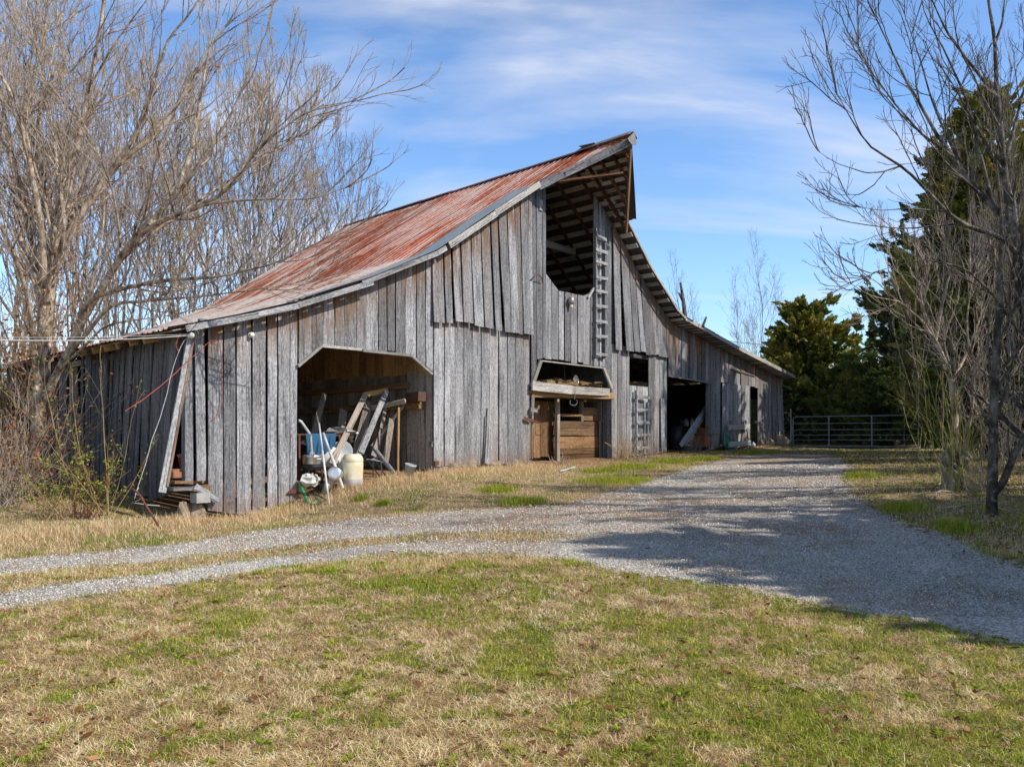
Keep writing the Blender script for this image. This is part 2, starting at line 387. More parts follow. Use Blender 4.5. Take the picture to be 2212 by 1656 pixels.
def planks(mb, s0, s1, bot, top, t=0.0, mud=None, w=.30, wv=.12, gap=.014, lean=0.0, flare=0.0, stain_h=0.0, th=.026, jag=.03, jt=.012, frame=None, leanf=None, skip=0.0):
    """vertical boards between s0 and s1; frame maps (s,t,z) to world"""
    fr = frame or W; s = s0; nrow = 9; mud = (bot is base) if mud is None else mud
    while s < s1-.05:
        ww = w*(1+random.uniform(-wv,wv)*1.6); e = min(s+ww, s1)
        if s1-e < .09: e = s1
        g = (gap+.006)*random.choice((.35,.7,1,1.2,1.6,2.4)); a0, a1 = s+g/2, e-g/2
        ln = (lean if leanf is None else leanf((s+e)/2))+random.uniform(-.012,.012)
        dt = random.uniform(-jt,jt); jz = random.uniform(-jag,jag); twist = random.uniform(-.010,.010)
        if random.random() < skip: s = e; continue
        vs=[];uv=[];st=[]; fl = flare*random.uniform(.8,1.2)
        mid=(a0+a1)/2
        for i in range(nrow):
            q=(0,.04,.12,.3,.5,.7,.85,.95,1)[i]; ej0=random.uniform(-.005,.005); ej1=random.uniform(-.005,.005)
            for (aa,ej,tw) in ((a0,ej0,-1),(a1,ej1,1)):
                zb=bot(aa)+jz; zt=top(aa); z=zb+(zt-zb)*q
                ss=aa+ej+ln*(1-q)
                tt=t+dt-fl*(1-q)**1.7+twist*tw*(1-q)
                for c in (0,1):
                    vs.append(fr(ss,tt+c*th,z)); uv.append((ss+c*th-a0, z))
                    st.append((max(0.0,min(1.0,1-(zt-z)/stain_h)) if stain_h>0 else 0.0)-(max(0,1-(z-zb)/.45) if mud else 0))
        fs=[]
        for i in range(nrow-1):
            b=i*4; n=b+4   # order: l-front, l-back, r-front, r-back
            fs += [(b,b+2,n+2,n),(b+3,b+1,n+1,n+3),(b+1,b,n,n+1),(b+2,b+3,n+3,n+2)]
        fs += [(0,1,3,2),((nrow-1)*4,(nrow-1)*4+2,(nrow-1)*4+3,(nrow-1)*4+1)]
        mb.add(vs,fs,uv,None,st)
        s = e
# ------------------------------------------------------------------ BARN
RP = [(-.45,3.60),(.7,3.93),(2.07,4.38),(3.86,5.10),(5.7,6.0),(6.9,6.85),(8.4,7.87),(9.3,8.48),(11.17,9.77),(12.8,8.60),(14.3,7.20),(15.95,5.98),(16.5,5.72),(18.5,5.38),(20.5,5.03),(25.35,4.30)]
def rz(s): return float(np.interp(s,[p[0] for p in RP],[p[1] for p in RP]))
barn = thing('barn','large weathered grey wooden barn with red rusted metal roof and hay hood','barn', W(11,5,gh(W(11,5,0).x,W(11,5,0).y)))
DEP = 10.6
top = lambda s: rz(s)-.10
def L(*pp): return lin([PF(*p) for p in pp])
front = MB()
base = L((417,1060),(447,1104),(500,1109),(560,1108),(643,1078),(935,1005),(1148,1002),(1328,990),(1445,974),(1535,970),(1640,962),(1700,953))
sA = 0.42; doorL=2.29; doorR=5.9
planks(front, .42, 2.29, base, top, w=.31, stain_h=.8, gap=.02)
doortop = L((643,790),(695,745),(890,765),(935,806))
planks(front, 2.31, 5.9, doortop, top, w=.28, stain_h=1.0)
seam = lambda s: 4.50+.02*math.sin(s*3)
front.build('front_wall','wood',barn); front=MB()
low = MB()
planks(low, 5.93, 9.36, base, lambda s:4.62, t=.015, w=.30, stain_h=.30, gap=.018)
planks(front, 9.38, 9.98, L((1143,1003),(1149,1003),(1150,830),(1160,772),(1180,776)), top, w=.26, t=-.01)
haybot = L((1178,590),(1180,590),(1205,627),(1270,641),(1282,620))
stalltop = L((1160,772),(1300,790),(1310,792))
planks(front, 9.98, 12.18, stalltop, haybot, w=.27, t=.0)
planks(front, 12.18, 13.08, L((1280,792),(1310,792),(1311,800),(1322,838),(1324,992)), top, w=.25, t=.005)
front.build('front_wall','wood',barn); front=MB()
upper = MB()
planks(upper, 5.82, 8.05, seam, top, t=-.05, w=.31, flare=.07, leanf=lambda s:.09*(s-5.9)/2.1, stain_h=1.2, gap=.03, jag=.04)
planks(upper, 8.05, 9.36, lambda s: seam(s)-.03, top, t=-.055, w=.27, flare=.06, leanf=lambda s:.20*(9.5-s)/1.4, stain_h=1.2, gap=.02)
upperR = MB()
planks(upperR, 13.08, 13.45, lambda s:4.42, top, t=-.05, w=.36, flare=.06, lean=.06, stain_h=.9, gap=.04)
planks(upperR, 13.45, 14.25, lambda s:4.44, top, t=-.055, w=.40, flare=.10, lean=.17, stain_h=.9, gap=.03)
planks(upperR, 14.25, 16.25, lambda s:4.45, top, t=-.05, w=.30, flare=.05, leanf=lambda s:.30*(16.4-s)/2.1, stain_h=.9, gap=.02, jag=.05)
low.build('lower_siding','wood_low',barn); low=MB()
planks(low, 13.08, 14.05, base, lambda s:4.6, t=.02, w=.30)
pan = PF(1362,832)[1]
planks(low, 14.05, 15.13, base, lambda s:pan, t=.03, w=.36)
low.build('lower_siding','wood_low',barn); low=MB()
planks(low, 15.13, 16.27, base, lambda s:4.6, t=.02, w=.30)
planks(front, 16.29, 19.2, L((1443,811),(1535,826)), top, w=.27, stain_h=1.5)
planks(front, 19.2, 19.9, base, top, w=.33, t=.01, stain_h=.8)
planks(front, 19.9, 22.95, L((1555,826),(1640,838)), top, w=.30, t=-.02, stain_h=1.2)
planks(front, 22.95, 25.2, base, top, w=.30, t=.0, stain_h=.6, leanf=lambda s: .35*max(0,(s-23.3)/2)**1.5)
fo = front.build('front_wall','wood',barn); tag(fo,'grey vertical boards with rust brown stains under the rake')
low.build('lower_siding','wood_low',barn)
upper.build('lapped_siding','wood',barn)
upperR.build('lapped_siding','wood',barn)
# sliding door at right shed
sd = MB(); planks(sd, 19.95, 22.2, base, lambda s: PF(1600,832)[1], t=-.06, w=.30); sd.build('sliding_door','wood_low',barn)
# loose boards hanging at the near corner
cb = MB()
planks(cb, .16, .34, lambda s: PF(425,1040)[1], top, t=-.02, w=.3, lean=.05, th=.03)
cb.build('loose_board','wood',barn)
# framing behind the siding (girts, posts)
fr_ = MB()
for s_ in (.1,2.10,6.10,9.25,13.2,16.2,19.25,22.3,25.1):
    z0 = gh(*W(s_,.2,0).xy[:])-.05 if s_>.2 else .9
    fr_.beam(W(s_,.13,z0),W(s_,.13,top(s_)-.05),.15,.15,U)
for a,b_,zz in ((.3,2.2,1.3),(.3,5.9,3.85),(5.9,9.3,1.6),(5.9,9.3,4.4),(13.2,16.2,4.35),(16.2,25.1,4.0),(13.2,14.0,2.2),(19.3,22.2,2.2),(22.9,25.1,2.4)):
    fr_.beam(W(a,.1,zz),W(b_,.1,zz),.10,.12,V)
fr_.build('wall_frame','wood_shade',barn)
# opening trims
def trim(pxs, name, w=.05, h=.10, t=-.035, m='wood_pale'):
    mb=MB()
    for p,q in zip(pxs[:-1],pxs[1:]): mb.beam(WP(p[0],p[1],t),WP(q[0],q[1],t),w,h,V)
    return mb.build(name,m,barn)
trim([(643,791),(695,747),(780,755)],'door_trim',.07,.055)
trim([(783,757),(888,768),(933,808)],'door_trim',.07,.055)
trim([(1148,836),(1168,779)],'door_trim',.06,.11); trim([(1304,795),(1321,838)],'door_trim',.06,.09)
trim([(1168,779),(1304,795)],'door_trim',.06,.03)
trim([(1270,643),(1283,622)],'door_trim',.06,.06)
trim([(1444,812),(1535,827)],'door_trim',.06,.04)
trim([(1289,512),(1310,519)],'cleat_board',.04,.14); trim([(1168,432),(1168,455)],'cleat_board',.04,.13,m='wood')
trim([(1577,797),(1630,812)],'door_track',.06,.05,m='wood')
# side wall (left), boards racked outwards to the back
side = MB()
def SF(s,t,z): return W(-t, s, z)     # s runs into the depth
stop_ = lambda s: 3.58
def sbot(s):
    p=W(0,s,0); return gh(p.x,p.y)+.10+max(0,.38-s*.25)
planks(side, 0.02, 1.6, sbot, stop_, frame=SF, w=.24, gap=.012, leanf=lambda s:.95*(1-s/5), flare=.16, jag=.08, jt=.04)
planks(side, 1.6, 5.0, sbot, stop_, frame=SF, w=.20, gap=.035, leanf=lambda s:.85*(1-s/6), flare=.05, jag=.05, jt=.025)
planks(side, 5.0, 6.0, sbot, lambda s:2.3, frame=SF, w=.24, gap=.02, lean=.1)
planks(side, 6.0, DEP, sbot, stop_, frame=SF, w=.24, gap=.02, lean=.05)
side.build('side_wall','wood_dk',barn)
fr2=MB(); 
for t_ in (2.0,4.0,6.0,8.0,DEP-.1): fr2.beam(W(.12,t_,.6),W(.12,t_,3.5),.14,.14,U)
fr2.beam(W(.12,.1,3.45),W(.12,DEP,3.45),.12,.12,U); fr2.build('wall_frame','wood_old',barn)
cp=MB(); cp.beam(WP(350,1063,-.03),WP(414,722,-.05),.13,.03,U,rnd=.9); cp.build('corner_board','wood_low',barn); cp=MB(); cp.beam(WP(361,1050,-.05),WP(419,722,-.06),.04,.04,U,st=.3); cp.build('corner_board','wood_old',barn)
# right and back walls
bw=MB(); planks(bw, .1, 25.1, lambda s: gh(*W(s,DEP,0).xy[:])+.05, top, t=DEP, w=.34, gap=.01)
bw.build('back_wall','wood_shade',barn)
rw=MB()
def RF(s,t,z): return W(25.15+t, s, z)
planks(rw, .05, DEP, lambda s: gh(*W(25.1,s,0).xy[:])+.1, lambda s:4.2, frame=RF, w=.3, gap=.015)
rw.build('side_wall','wood',barn)
# interior partitions
iw=MB()
def IF(s,t,z): return W(5.98+t, s, z)
planks(iw, .14, 9.0, lambda s: 1.0, lambda s:3.35, frame=IF, w=.24, gap=.012)
iw.build('inner_wall','wood_old',barn)
iu=MB()
planks(iu, .14, 9.0, lambda s: 3.28, lambda s:5.7, frame=IF, w=.30, gap=.006); 
iu.build('inner_wall','wood_glow',barn)
ib=MB()
ib.beam(WP(918,846,.7)+U*0,W(5.9,.55,3.05),.05,.05,U) if False else None
ib.beam(W(5.88,.9,3.02),W(5.88,7.5,3.02),.12,.14,U); ib.beam(W(5.84,.35,2.52),W(5.84,6.5,2.5),.16,.16,U)
ib.build('wall_rail','wood_brown',barn)
il=MB()
def JF(s,t,z): return W(13.3+t, s, z)
planks(il, .2, DEP, lambda s: 1.1, lambda s:5.7, frame=JF, w=.3, gap=.01)
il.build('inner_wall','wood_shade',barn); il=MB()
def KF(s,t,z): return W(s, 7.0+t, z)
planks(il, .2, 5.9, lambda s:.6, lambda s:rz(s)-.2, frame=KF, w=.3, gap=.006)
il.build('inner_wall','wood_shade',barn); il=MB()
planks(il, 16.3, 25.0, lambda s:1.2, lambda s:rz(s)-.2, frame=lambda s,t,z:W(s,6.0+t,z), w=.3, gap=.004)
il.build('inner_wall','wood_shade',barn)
# ---- roof
def roofmesh(name, s_lo, s_hi, t0, t1, m, dz=0.0, corr=.04, tfun=None, flip=True, pitch=.22, ds=.18):
    ss=[s for s in np.arange(s_lo,s_hi,ds)]+[s_hi]
    ts=np.arange(t0,t1+1e-6,pitch/4)
    Sg,Tg=np.meshgrid(ss,ts,indexing='ij')
    ph=(Tg-t0)/pitch
    hgt=corr*(np.maximum(0,np.cos(ph*2*np.pi))**1.5)
    Zg=np.interp(Sg,[p[0] for p in RP],[p[1] for p in RP])+hgt+dz
    # sheet laps and sag
    Zg+= .02*(vn(Sg,Tg,2.2,2,3)-.5)*2 + .006*(np.floor((Tg)/.7)%2)
    if tfun is not None: Tg=tfun(Sg,Tg)
    X=O.x+U.x*Sg+V.x*Tg; Y=O.y+U.y*Sg+V.y*Tg
    P=np.stack([X,Y,Zg],-1).reshape(-1,3)
    n0,n1=Sg.shape; idx=np.arange(n0*n1).reshape(n0,n1)
    f=np.stack([idx[:-1,:-1],idx[1:,:-1],idx[1:,1:],idx[:-1,1:]],-1).reshape(-1,4)
    if not flip: f=f[:,::-1]
    side=(np.cos(ph*2*np.pi)>.5).astype(float)
    low=np.clip((5.9-Sg)/5,0,1)
    # random tone per sheet
    sh=np.random.default_rng(5).random(400)[(np.floor(Tg/.8).astype(int)*7+np.floor(Sg/2.7+.5*(np.floor(Tg/.8)%2)).astype(int)*53+500)%400]
    uvc=np.stack([Tg.ravel()*1.0, Sg.ravel(), Sg.ravel()*0],-1)
    me=npmesh(name,P,[f],uvc=uvc,stain=(.10+side*1.0+low*.12).ravel(),rnd=sh.ravel())
    return link(name,me,m,barn)
tn = lambda S,T: np.where(T<-.2, T*np.interp(S,[-.5,6,16.5,26],[.8,1,1.25,1.1])+.03*np.sin(S*7)+.02*np.sin(S*17), T)
roofmesh('roof_slope',-.45,11.17,-.38,DEP+.35,'roof',tfun=tn); 
roofmesh('roof_slope',11.17,25.35,-.42,DEP+.35,'roof',tfun=tn)
pt=roofmesh('patch_sheet',2.2,9.0,-.42,.36,'roof_galv',dz=.045,corr=.02)
for a,b_ in ((-.45,11.17),(11.17,25.35)): pass
rc=MB(); 
k=[-.4,1,2,3.5,5,6.5,8,9.5,DEP+.3]
for a,b_ in zip(k[:-1],k[1:]):
    j=random.uniform(-.01,.02); rc.beam(W(11.09,a,9.79+j),W(11.09,b_,9.785+j),.20,.015,U-Z*-.68); rc.beam(W(11.25,a,9.79+j),W(11.25,b_,9.785+j),.20,.015,U-Z*.68)
rc.build('ridge_cap','iron',barn)
# hood
HT=-2.0; hs0,hs1=9.30,13.2
def hoodmesh(name,sa,sb,m,dz,n=16,flip=False):
    mb=MB()
    # slope faces interpolated between ridge(t=HT..-.3) and corner
    cols=18
    for i in range(n):
        for_q=[i/n,(i+1)/n]
        pts=[]
        rows=[]
        for q in for_q:
            s=11.17+(sb-11.17)*q; tf=HT+( -.36-HT)*q
            row=[W(s, tf+(-.25-tf)*c/cols, rz(s)+dz+.022*max(0,math.cos((tf+(-.25-tf)*c/cols)/.20*2*math.pi))) for c in range(cols+1)]
            rows.append((row,s,tf))
        for c in range(cols):
            (r0,s0_,t0_),(r1,s1_,t1_)=rows
            mb.add([r0[c],r0[c+1],r1[c+1],r1[c]],[(0,1,2,3)],[((t0_+(-.25-t0_)*c/cols),s0_),((t0_+(-.25-t0_)*(c+1)/cols),s0_),((t1_+(-.25-t1_)*(c+1)/cols),s1_),((t1_+(-.25-t1_)*c/cols),s1_)],.5,[.5]*4)
    # make uv offsets stable
    mb.uv=[( (u_-int(u_)) *0+W_u, W_v,0) for (W_u,W_v),u_ in zip([(0.0,0.0)]*len(mb.uv),[0]*len(mb.uv))] if False else mb.uv
    return mb.build(name,m,barn)
def hood(name,sb,m,dz):
    n=20; cols=24; P=[];UVC=[];ST=[]
    for i in range(n+1):
        q=i/n; s=11.17+(sb-11.17)*q; tf=HT+((-.40 if sb<11 else -.80)-HT)*q
        for c in range(cols+1):
            t=tf+(-.22-tf)*c/cols
            P.append(W(s,t,rz(s)+dz+.022*max(0,math.cos((t+.3)/.20*2*math.pi)))); UVC.append((t,s*1.0+3,2)); ST.append(.6)
    idx=np.arange((n+1)*(cols+1)).reshape(n+1,cols+1)
    f=np.stack([idx[:-1,:-1],idx[1:,:-1],idx[1:,1:],idx[:-1,1:]],-1).reshape(-1,4)
    if sb<11: f=f[:,::-1]
    me=npmesh(name,np.array([tuple(p) for p in P]),[f],uvc=np.array(UVC),stain=np.array(ST),rnd=np.full(len(P),.5))
    return link(name,me,m,barn)
hood('hood_slope',hs0,'roof',.012); hood('hood_slope',hs1,'roof',.012)
rh=MB(); rh.beam(W(11.05,-.3,9.82),W(11.05,HT-.05,9.85),.24,.02,U+Z*.7); rh.beam(W(11.29,-.3,9.82),W(11.29,HT-.05,9.85),.24,.02,U-Z*.7)
rh.beam(W(11.17,-.9,9.86),W(11.17,-.35,9.90),.34,.015,U)
rh.build('ridge_cap','steel',barn)
# hood tip flashing
ht=MB(); ht.add([W(11.17,HT-.10,9.90),W(10.95,HT-.02,9.66),W(11.17,HT+.18,9.62),W(11.42,HT+.0,9.62),W(11.17,HT-.02,9.55)],[(0,1,2),(0,2,3),(0,3,4),(0,4,1)]); ht.build('tip_flashing','steel',barn)
# hood boards
def hoodrail(sb,name,m,w,h,over=.0):
    mb=MB(); n=4
    for i in range(n):
        q0,q1=i/n,(i+1)/n+over
        f=lambda q:(11.17+(sb-11.17)*q, HT+(-.34-HT)*q)
        a,b_=f(q0),f(q1); mb.beam(W(a[0],a[1],rz(a[0])-.10),W(b_[0],b_[1],rz(min(max(b_[0],9),13.6))-.10),w,h,V)
    return mb.build(name,m,barn)
hoodrail(hs0,'hood_board','wood',.04,.20); 
hr=MB(); hr.beam(W(11.17,HT+.02,rz(11.17)-.12),W(13.12,-.50,rz(13.1)-.45),.05,.12,V,rnd=.6); hr.build('hood_board','wood_brown',barn)
hl=MB()
for i in range(1,9):       # lath of the hood parallel to the ridge
    q=i/9.0
    for sb in (hs0,hs1):
        s=11.17+(sb-11.17)*q; tf=HT+(-.36-HT)*q+.05
        if tf<-.45: hl.beam(W(s,tf,rz(s)-.03),W(s,-.15,rz(s)-.03),.13,.02,U+Z*(-.7 if sb>11 else .7))
hl.build('hood_lath','lath',barn)
hb=MB()
for tt in (-.35,-.8,-1.25,-1.65):
    e=(tt-HT)/(-.36-HT)
    for sb in (hs0,hs1):
        s=11.17+(sb-11.17)*min(1,e)
        hb.beam(W(11.17,tt,rz(11.17)-.10),W(s,tt,rz(s)-.10),.05,.10,V)
hb.beam(W(9.75,-.62,8.55),W(11.45,-1.50,9.0),.05,.13,Z)
hb.beam(W(11.17,.3,9.58),W(11.17,HT+.05,9.60),.06,.16,U)
hb.build('hood_rafter','redwood',barn)
# lath under the whole roof
lt=MB()
for i in range(90):
    s=-.3+i*.30
    if s>25.2: break
    sl=(rz(s+.1)-rz(s-.1))/.2
    if abs(s-11.17)<.08: continue
    lt.beam(W(s,-.34 if s<11 else -.44,rz(s)-.035),W(s,DEP+.2,rz(s)-.035),.16,.022,(U+Z*sl))
lt.build('roof_lath','lath',barn)
rf=MB()
t_=.12
while t_<DEP:
    for a,b_ in zip(RP[:-1],RP[1:]):
        rf.beam(W(a[0]+.02,t_,a[1]-.12),W(b_[0],t_,b_[1]-.10),.06,.10,V)
    t_+=.85
rf.build('rafter','rafter',barn)
lf=MB()
lf.beam(W(9.0,1.6,7.66),W(13.3,1.6,7.66),.12,.2,V); lf.beam(W(9.0,5.5,7.3),W(13.3,5.5,7.3),.12,.2,V)
lf.build('tie_beam','wood_old',barn)
# rafter tails at the left eave
rt=MB()
for i in range(8):
    t_=.15+i*.62; rt.beam(W(-.42,t_,3.50),W(.3,t_,3.70),.05,.12,V,rnd=.9)
rt.build('rafter_tail','wood_tan',barn)
# fascia boards along the front rake
def fascia(sl,t,m,w=.03,h=.14,drop=.05,name='fascia',tf=None):
    mb=MB()
    for a,b_ in zip(sl[:-1],sl[1:]):
        ja=random.uniform(-.015,.015)
        ta = t if tf is None else tf(a); tb = t if tf is None else tf(b_)
        mb.beam(W(a,ta,rz(a)-drop+ja),W(b_+.03,tb,rz(b_)-drop+ja),w,h,V,rnd=random.uniform(.5,1))
    return mb.build(name,m,barn)
fascia([-.15,1.2,2.07,3.86],-.36,'wood_low',drop=.05,h=.11); fascia([3.6,5.7,5.95],-.37,'wood_low',drop=.02,h=.11)
fascia([6.05,7.6,9.25],-.40,'wood_pale',drop=.02,h=.15)
fascia([13.0,14.3,15.95,16.5],-.53,'wood_pale',drop=.03,h=.07); fascia([16.5,18.5,20.5,23,25.3],-.50,'wood_pale',drop=.0,h=.13)
# soffit lookouts on right slope are the lath ends; a trim board under right lean-to rake
# ---- ladders
def ladder(px0,px1,ytop,ybot,rungs,t,name='ladder',m='wood_low'):
    mb=MB(); s0,_=PF(px0,(ytop+ybot)/2,t); s1,_=PF(px1,(ytop+ybot)/2,t)
    zt=PF(px0,ytop,t)[1]; zb=PF(px0,ybot,t)[1]
    mb.beam(W(s0,t,zb),W(s0,t,zt),.06,.09,U); mb.beam(W(s1,t,zb),W(s1,t,zt-.35),.05,.09,U)
    root=mb.build(name,m,barn)
    for y in rungs:
        z=PF((px0+px1)/2,y,t)[1]; r=MB(); j=random.uniform(-.02,.02)
        r.beam(W(s0-.06,t-.06,z+j),W(s1+.06,t-.06,z-j),.035,.085,V,rnd=random.uniform(.5,1)); r.build('rung','wood_low',root)
    return root
lbk=MB(); lbk.beam(WP(1286,790,-.035),WP(1286,492,-.035),.17,.025,U,rnd=.6); lbk.build('ladder_backing','wood',barn)
l1=ladder(1286,1306,492,772,[543,568,601,630,662,695,727,766],-.07); l1['label']='tall ladder of short rungs nailed beside the hay opening'
l2=ladder(1374,1398,843,978,[857,885,912,939,967],-.07); l2['label']='lower ladder of rough rungs below the small opening'
# ---- stall opening
st_=MB()
pL=lambda x,y,t=.9: PF(x,y,t)
def hboards(mb,x0,x1,ys,t,m=None,gap=.012):
    s0=PF(x0,900,t)[0]; s1=PF(x1,900,t)[0]
    for a,b_ in zip(ys[:-1],ys[1:]):
        za=PF((x0+x1)/2,a,t)[1]; zb=PF((x0+x1)/2,b_,t)[1]; j=random.uniform(-.03,.03)
        mb.beam(W(s0,t+random.uniform(-.01,.01),(za+zb)/2+j),W(s1,t,(za+zb)/2-j*.4),.03,abs(za-zb)-gap,V)
hboards(st_,1196,1331,[909,925,942,967,980,996],.55)
hboards(st_,1258,1331,[881,896,910],.60); hboards(st_,1196,1258,[893,899],.55); hboards(st_,1254,1331,[858,868],.6)
so=st_.build('stall_partition','wood_brown',barn)  # stall boards and door coloured brown in place of warm bounced light
sp=MB(); sp.beam(WP(1297,994,.45),WP(1296,909,.45),.07,.04,U); sp.build('stall_post','wood_old',barn); sp=MB(); sp.beam(WP(1204,996,.5),WP(1204,862,.5),.12,.10,U); sp.build('stall_post','wood_old',barn); sp=MB(); sp.beam(WP(1256,910,.62),WP(1256,860,.62),.10,.08,U)
sp.build('stall_post','wood_old',barn)
sdr=MB(); s0=PF(1150,900,.7)[0]; s1=PF(1197,900,.7)[0]
planks(sdr,s0-.3,s1,lambda s:PF(1170,988,.7)[1],lambda s:PF(1170,866,.7)[1],t=.7,w=.30,gap=.01)
sdr.build('stall_door','wood_brown',barn)
lb=MB()
a,b_,c_=WP(1149,833,-.10),WP(1235,842,-.22),WP(1316,847,-.02)
lb.beam(a,b_,.06,.24,V); lb.beam(b_,c_,.06,.22,V); 
lb.build('loft_edge_board','wood_pale',barn)
lc=MB()
lc.beam(WP(1146,850,.05),WP(1323,855,.05),.14,.18,V,rnd=.8); lc.beam(WP(1146,846,.4),WP(1330,850,.5),.14,.14,V)
for i in range(8):
    s=9.45+i*.48; lc.beam(W(s,.0,2.98),W(s,5,2.98),.36,.04,U)
lc.build('loft_floor','wood_tan',barn)  # tan colour stands in for orange bounced light under the loft
lfl=MB()
for i in range(9):
    lfl.beam(W(13.4+i*.3,.12,PF(1380,834,.2)[1]-.05),W(13.4+i*.3,6,PF(1380,834,.2)[1]-.05),.28,.04,U)
lfl.build('loft_floor','wood_old',barn)
# added near-black sheets: close bright board gaps, stand in for shade in bays, stall, loft
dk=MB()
dk.quad([W(25.05,.3,.8),W(25.05,DEP,.8),W(25.05,DEP,4.2),W(25.05,.3,4.2)]); dk.build('added_dark_sheet','dark',barn); dk=MB()
dk.quad([W(16.4,5.9,.8),W(25.0,5.9,.8),W(25.0,5.9,4.2),W(16.4,5.9,5.5)]); dk.build('added_dark_sheet','dark',barn); dk=MB(); dk.quad([W(.2,6.95,.5),W(5.9,6.95,.5),W(5.9,6.95,5.8),W(.2,6.95,3.5)]); dk.build('added_dark_sheet','dark',barn); dk=MB()
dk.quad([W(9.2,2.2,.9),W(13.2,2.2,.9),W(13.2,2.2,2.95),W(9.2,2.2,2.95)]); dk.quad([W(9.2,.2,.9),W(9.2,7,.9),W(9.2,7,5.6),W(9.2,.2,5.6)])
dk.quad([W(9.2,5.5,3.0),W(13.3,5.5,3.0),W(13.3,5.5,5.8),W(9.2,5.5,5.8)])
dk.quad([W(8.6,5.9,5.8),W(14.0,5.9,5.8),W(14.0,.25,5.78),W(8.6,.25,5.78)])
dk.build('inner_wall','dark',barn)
bf=MB()
for i in range(14): bf.beam(W(13.35+i*.28,.2,1.28),W(13.35+i*.28,5,1.28),.27,.03,U)
# stone footings
for i,(px,py,r) in enumerate([(955,1012,.12),(975,1014,.2),(1010,1013,.22),(1060,1011,.2),(1110,1009,.2),(1143,1003,.12),(947,1010,.1),(560,1112,.14),(533,1112,.12),(640,1088,.1),(1655,962,.25),(1680,962,.35),(1700,960,.2),(425,1088,.12),(395,1092,.10),(1335,990,.12)]):
    mb=MB(); p=WP(px,py,.12); g=gh(p.x,p.y); mb.blob((p.x,p.y,g+r*.3),r*1.3,r*1.1,max(r*.9,(p.z-g)*1.2),.2,seed=i); o=mb.build('footing_stone','stone',barn)
# hardware
h=MB(); a=WP(1133,903,-.06); b_=WP(1172,913,-.10)
h.add([a+Z*.04,b_+Z*.0,a-Z*.07,a+Z*.04+V*.01,b_+V*.01,a-Z*.07+V*.01],[(0,2,1),(3,4,5),(0,1,4,3),(1,2,5,4),(2,0,3,5)]); h.build('strap_hinge','iron',barn)
h=MB(); h.beam(WP(1146,884,-.07),WP(1160,887,-.07),.05,.11,V); h.beam(WP(1148,895,-.05),WP(1148,879,-.05),.05,.10,U); h.build('door_latch','wood_pale',barn)
h=MB(); a=WP(621,1065,-.05); b_=WP(651,1066,-.1); h.add([a,b_,b_+Z*.02,a+U*.08+Z*.10+V*-.02, a+V*.02],[(0,1,2,3),(3,2,1,4),(0,3,4)]); h.build('strap_hinge','iron',barn)
h=MB(); h.box(WP(943,1000,-.05),.13,.04,.1,(U,V,Z)); h.build('hinge_plate','iron',barn)
h=MB(); h.tube([WP(x,y,t) for x,y,t in ((1141,612,-.05),(1147,603,-.12),(1155,596,-.22),(1163,593,-.22),(1170,599,-.15),(1172,610,-.06))],.014,6); h.build('bent_iron_rod','iron',barn)
h=MB(); c=WP(1234,652,-.10)
h.lathe(c-Z*.10,[(.0,0),(.05,.01),(.085,.06),(.10,.14),(.075,.21),(.03,.25),(0,.26)]); lo=h.build('barn_light','steel',barn,True)
h=MB(); h.lathe(c-Z*.19,[(0,0),(.045,.02),(.055,.07),(.05,.10)]); h.build('lamp_glass','cream',lo,True)
h=MB(); h.tube([c+V*.12+Z*.1,c+Z*.14],.02,6); h.build('lamp_bracket','grey',lo)
def insul(px,py,t):
    h=MB(); c=WP(px,py,t); h.lathe(c+V*.10,[(.0,0),(.03,0),(.03,.03),(.055,.04),(.055,.075),(.03,.085),(.045,.1),(.045,.13),(0,.135)],-V,16); h.build('insulator','porcelain',barn,True)
insul(544,723,-.06); insul(1305,1,0) if False else None
h=MB(); c=WP(414,724,-.38); h.blob(c,.05,.05,.05,0,12,8); h.tube([c,c+V*.35+Z*.02],.012,6); h.build('insulator','porcelain',barn,True)
hk=MB(); hk.tube([WP(1242,836,-.28),WP(1243,848,-.27),WP(1241,862,-.28)],.008,5); hk.tube([WP(x,y,-.28) for x,y in ((1232,864),(1231,872),(1236,875),(1243,875),(1247,870),(1246,863))],.010,6); hk.build('hanging_chain','gate',barn)
# narrow doorway at far right: mossy inner door
gd=MB(); gs0,gs1=PF(1621,900,.7)[0],PF(1640,900,.7)[0]
zt,zb=PF(1628,862,.7)[1],PF(1628,958,.7)[1]
for i in range(9):
    z0_=zb+(zt-zb)*i/9; gd.beam(W(gs0-.4,.7+random.uniform(-.02,.02),z0_+.1),W(gs1+.5,.7,z0_+.1),.03,(zt-zb)/9-.01,V)
gd.build('inner_door','greendoor',barn)
# boards nailed low at the barn front (broken ones)
bb=MB(); bb.beam(WP(1052,1001,-.09),WP(1058,882,-.03),.17,.03,U,rnd=.8); bb.beam(WP(1047,1000,-.04),WP(1050,900,-.01),.10,.03,U,rnd=.2); bb.build('loose_board','wood_low',barn)
bb=MB(); bb.beam(WP(1432,970,-.07),WP(1430,860,-.03),.2,.03,U,rnd=.5); bb.build('loose_board','wood_low',barn)
bb=MB(); bb.beam(WP(1310,760,-.04),WP(1316,745,-.04),.05,.03,U); 
# dark barn floor
fl=MB(); 
for t0_,s0_,s1_ in ((0,.2,5.9),(0,9.3,13.3),(0,16.3,25)): fl.quad([W(s0_,.3,gh(*W(s0_,.3,0).xy[:])+.012),W(s1_,.3,gh(*W(s1_,.3,0).xy[:])+.012),W(s1_,DEP,gh(*W(s1_,DEP,0).xy[:])+.02),W(s0_,DEP,gh(*W(s0_,DEP,0).xy[:])+.02)])
MT['dirtfloor']=plain('barn_dirt_floor',(.20,.13,.08),.95,0,.4,4,.5)
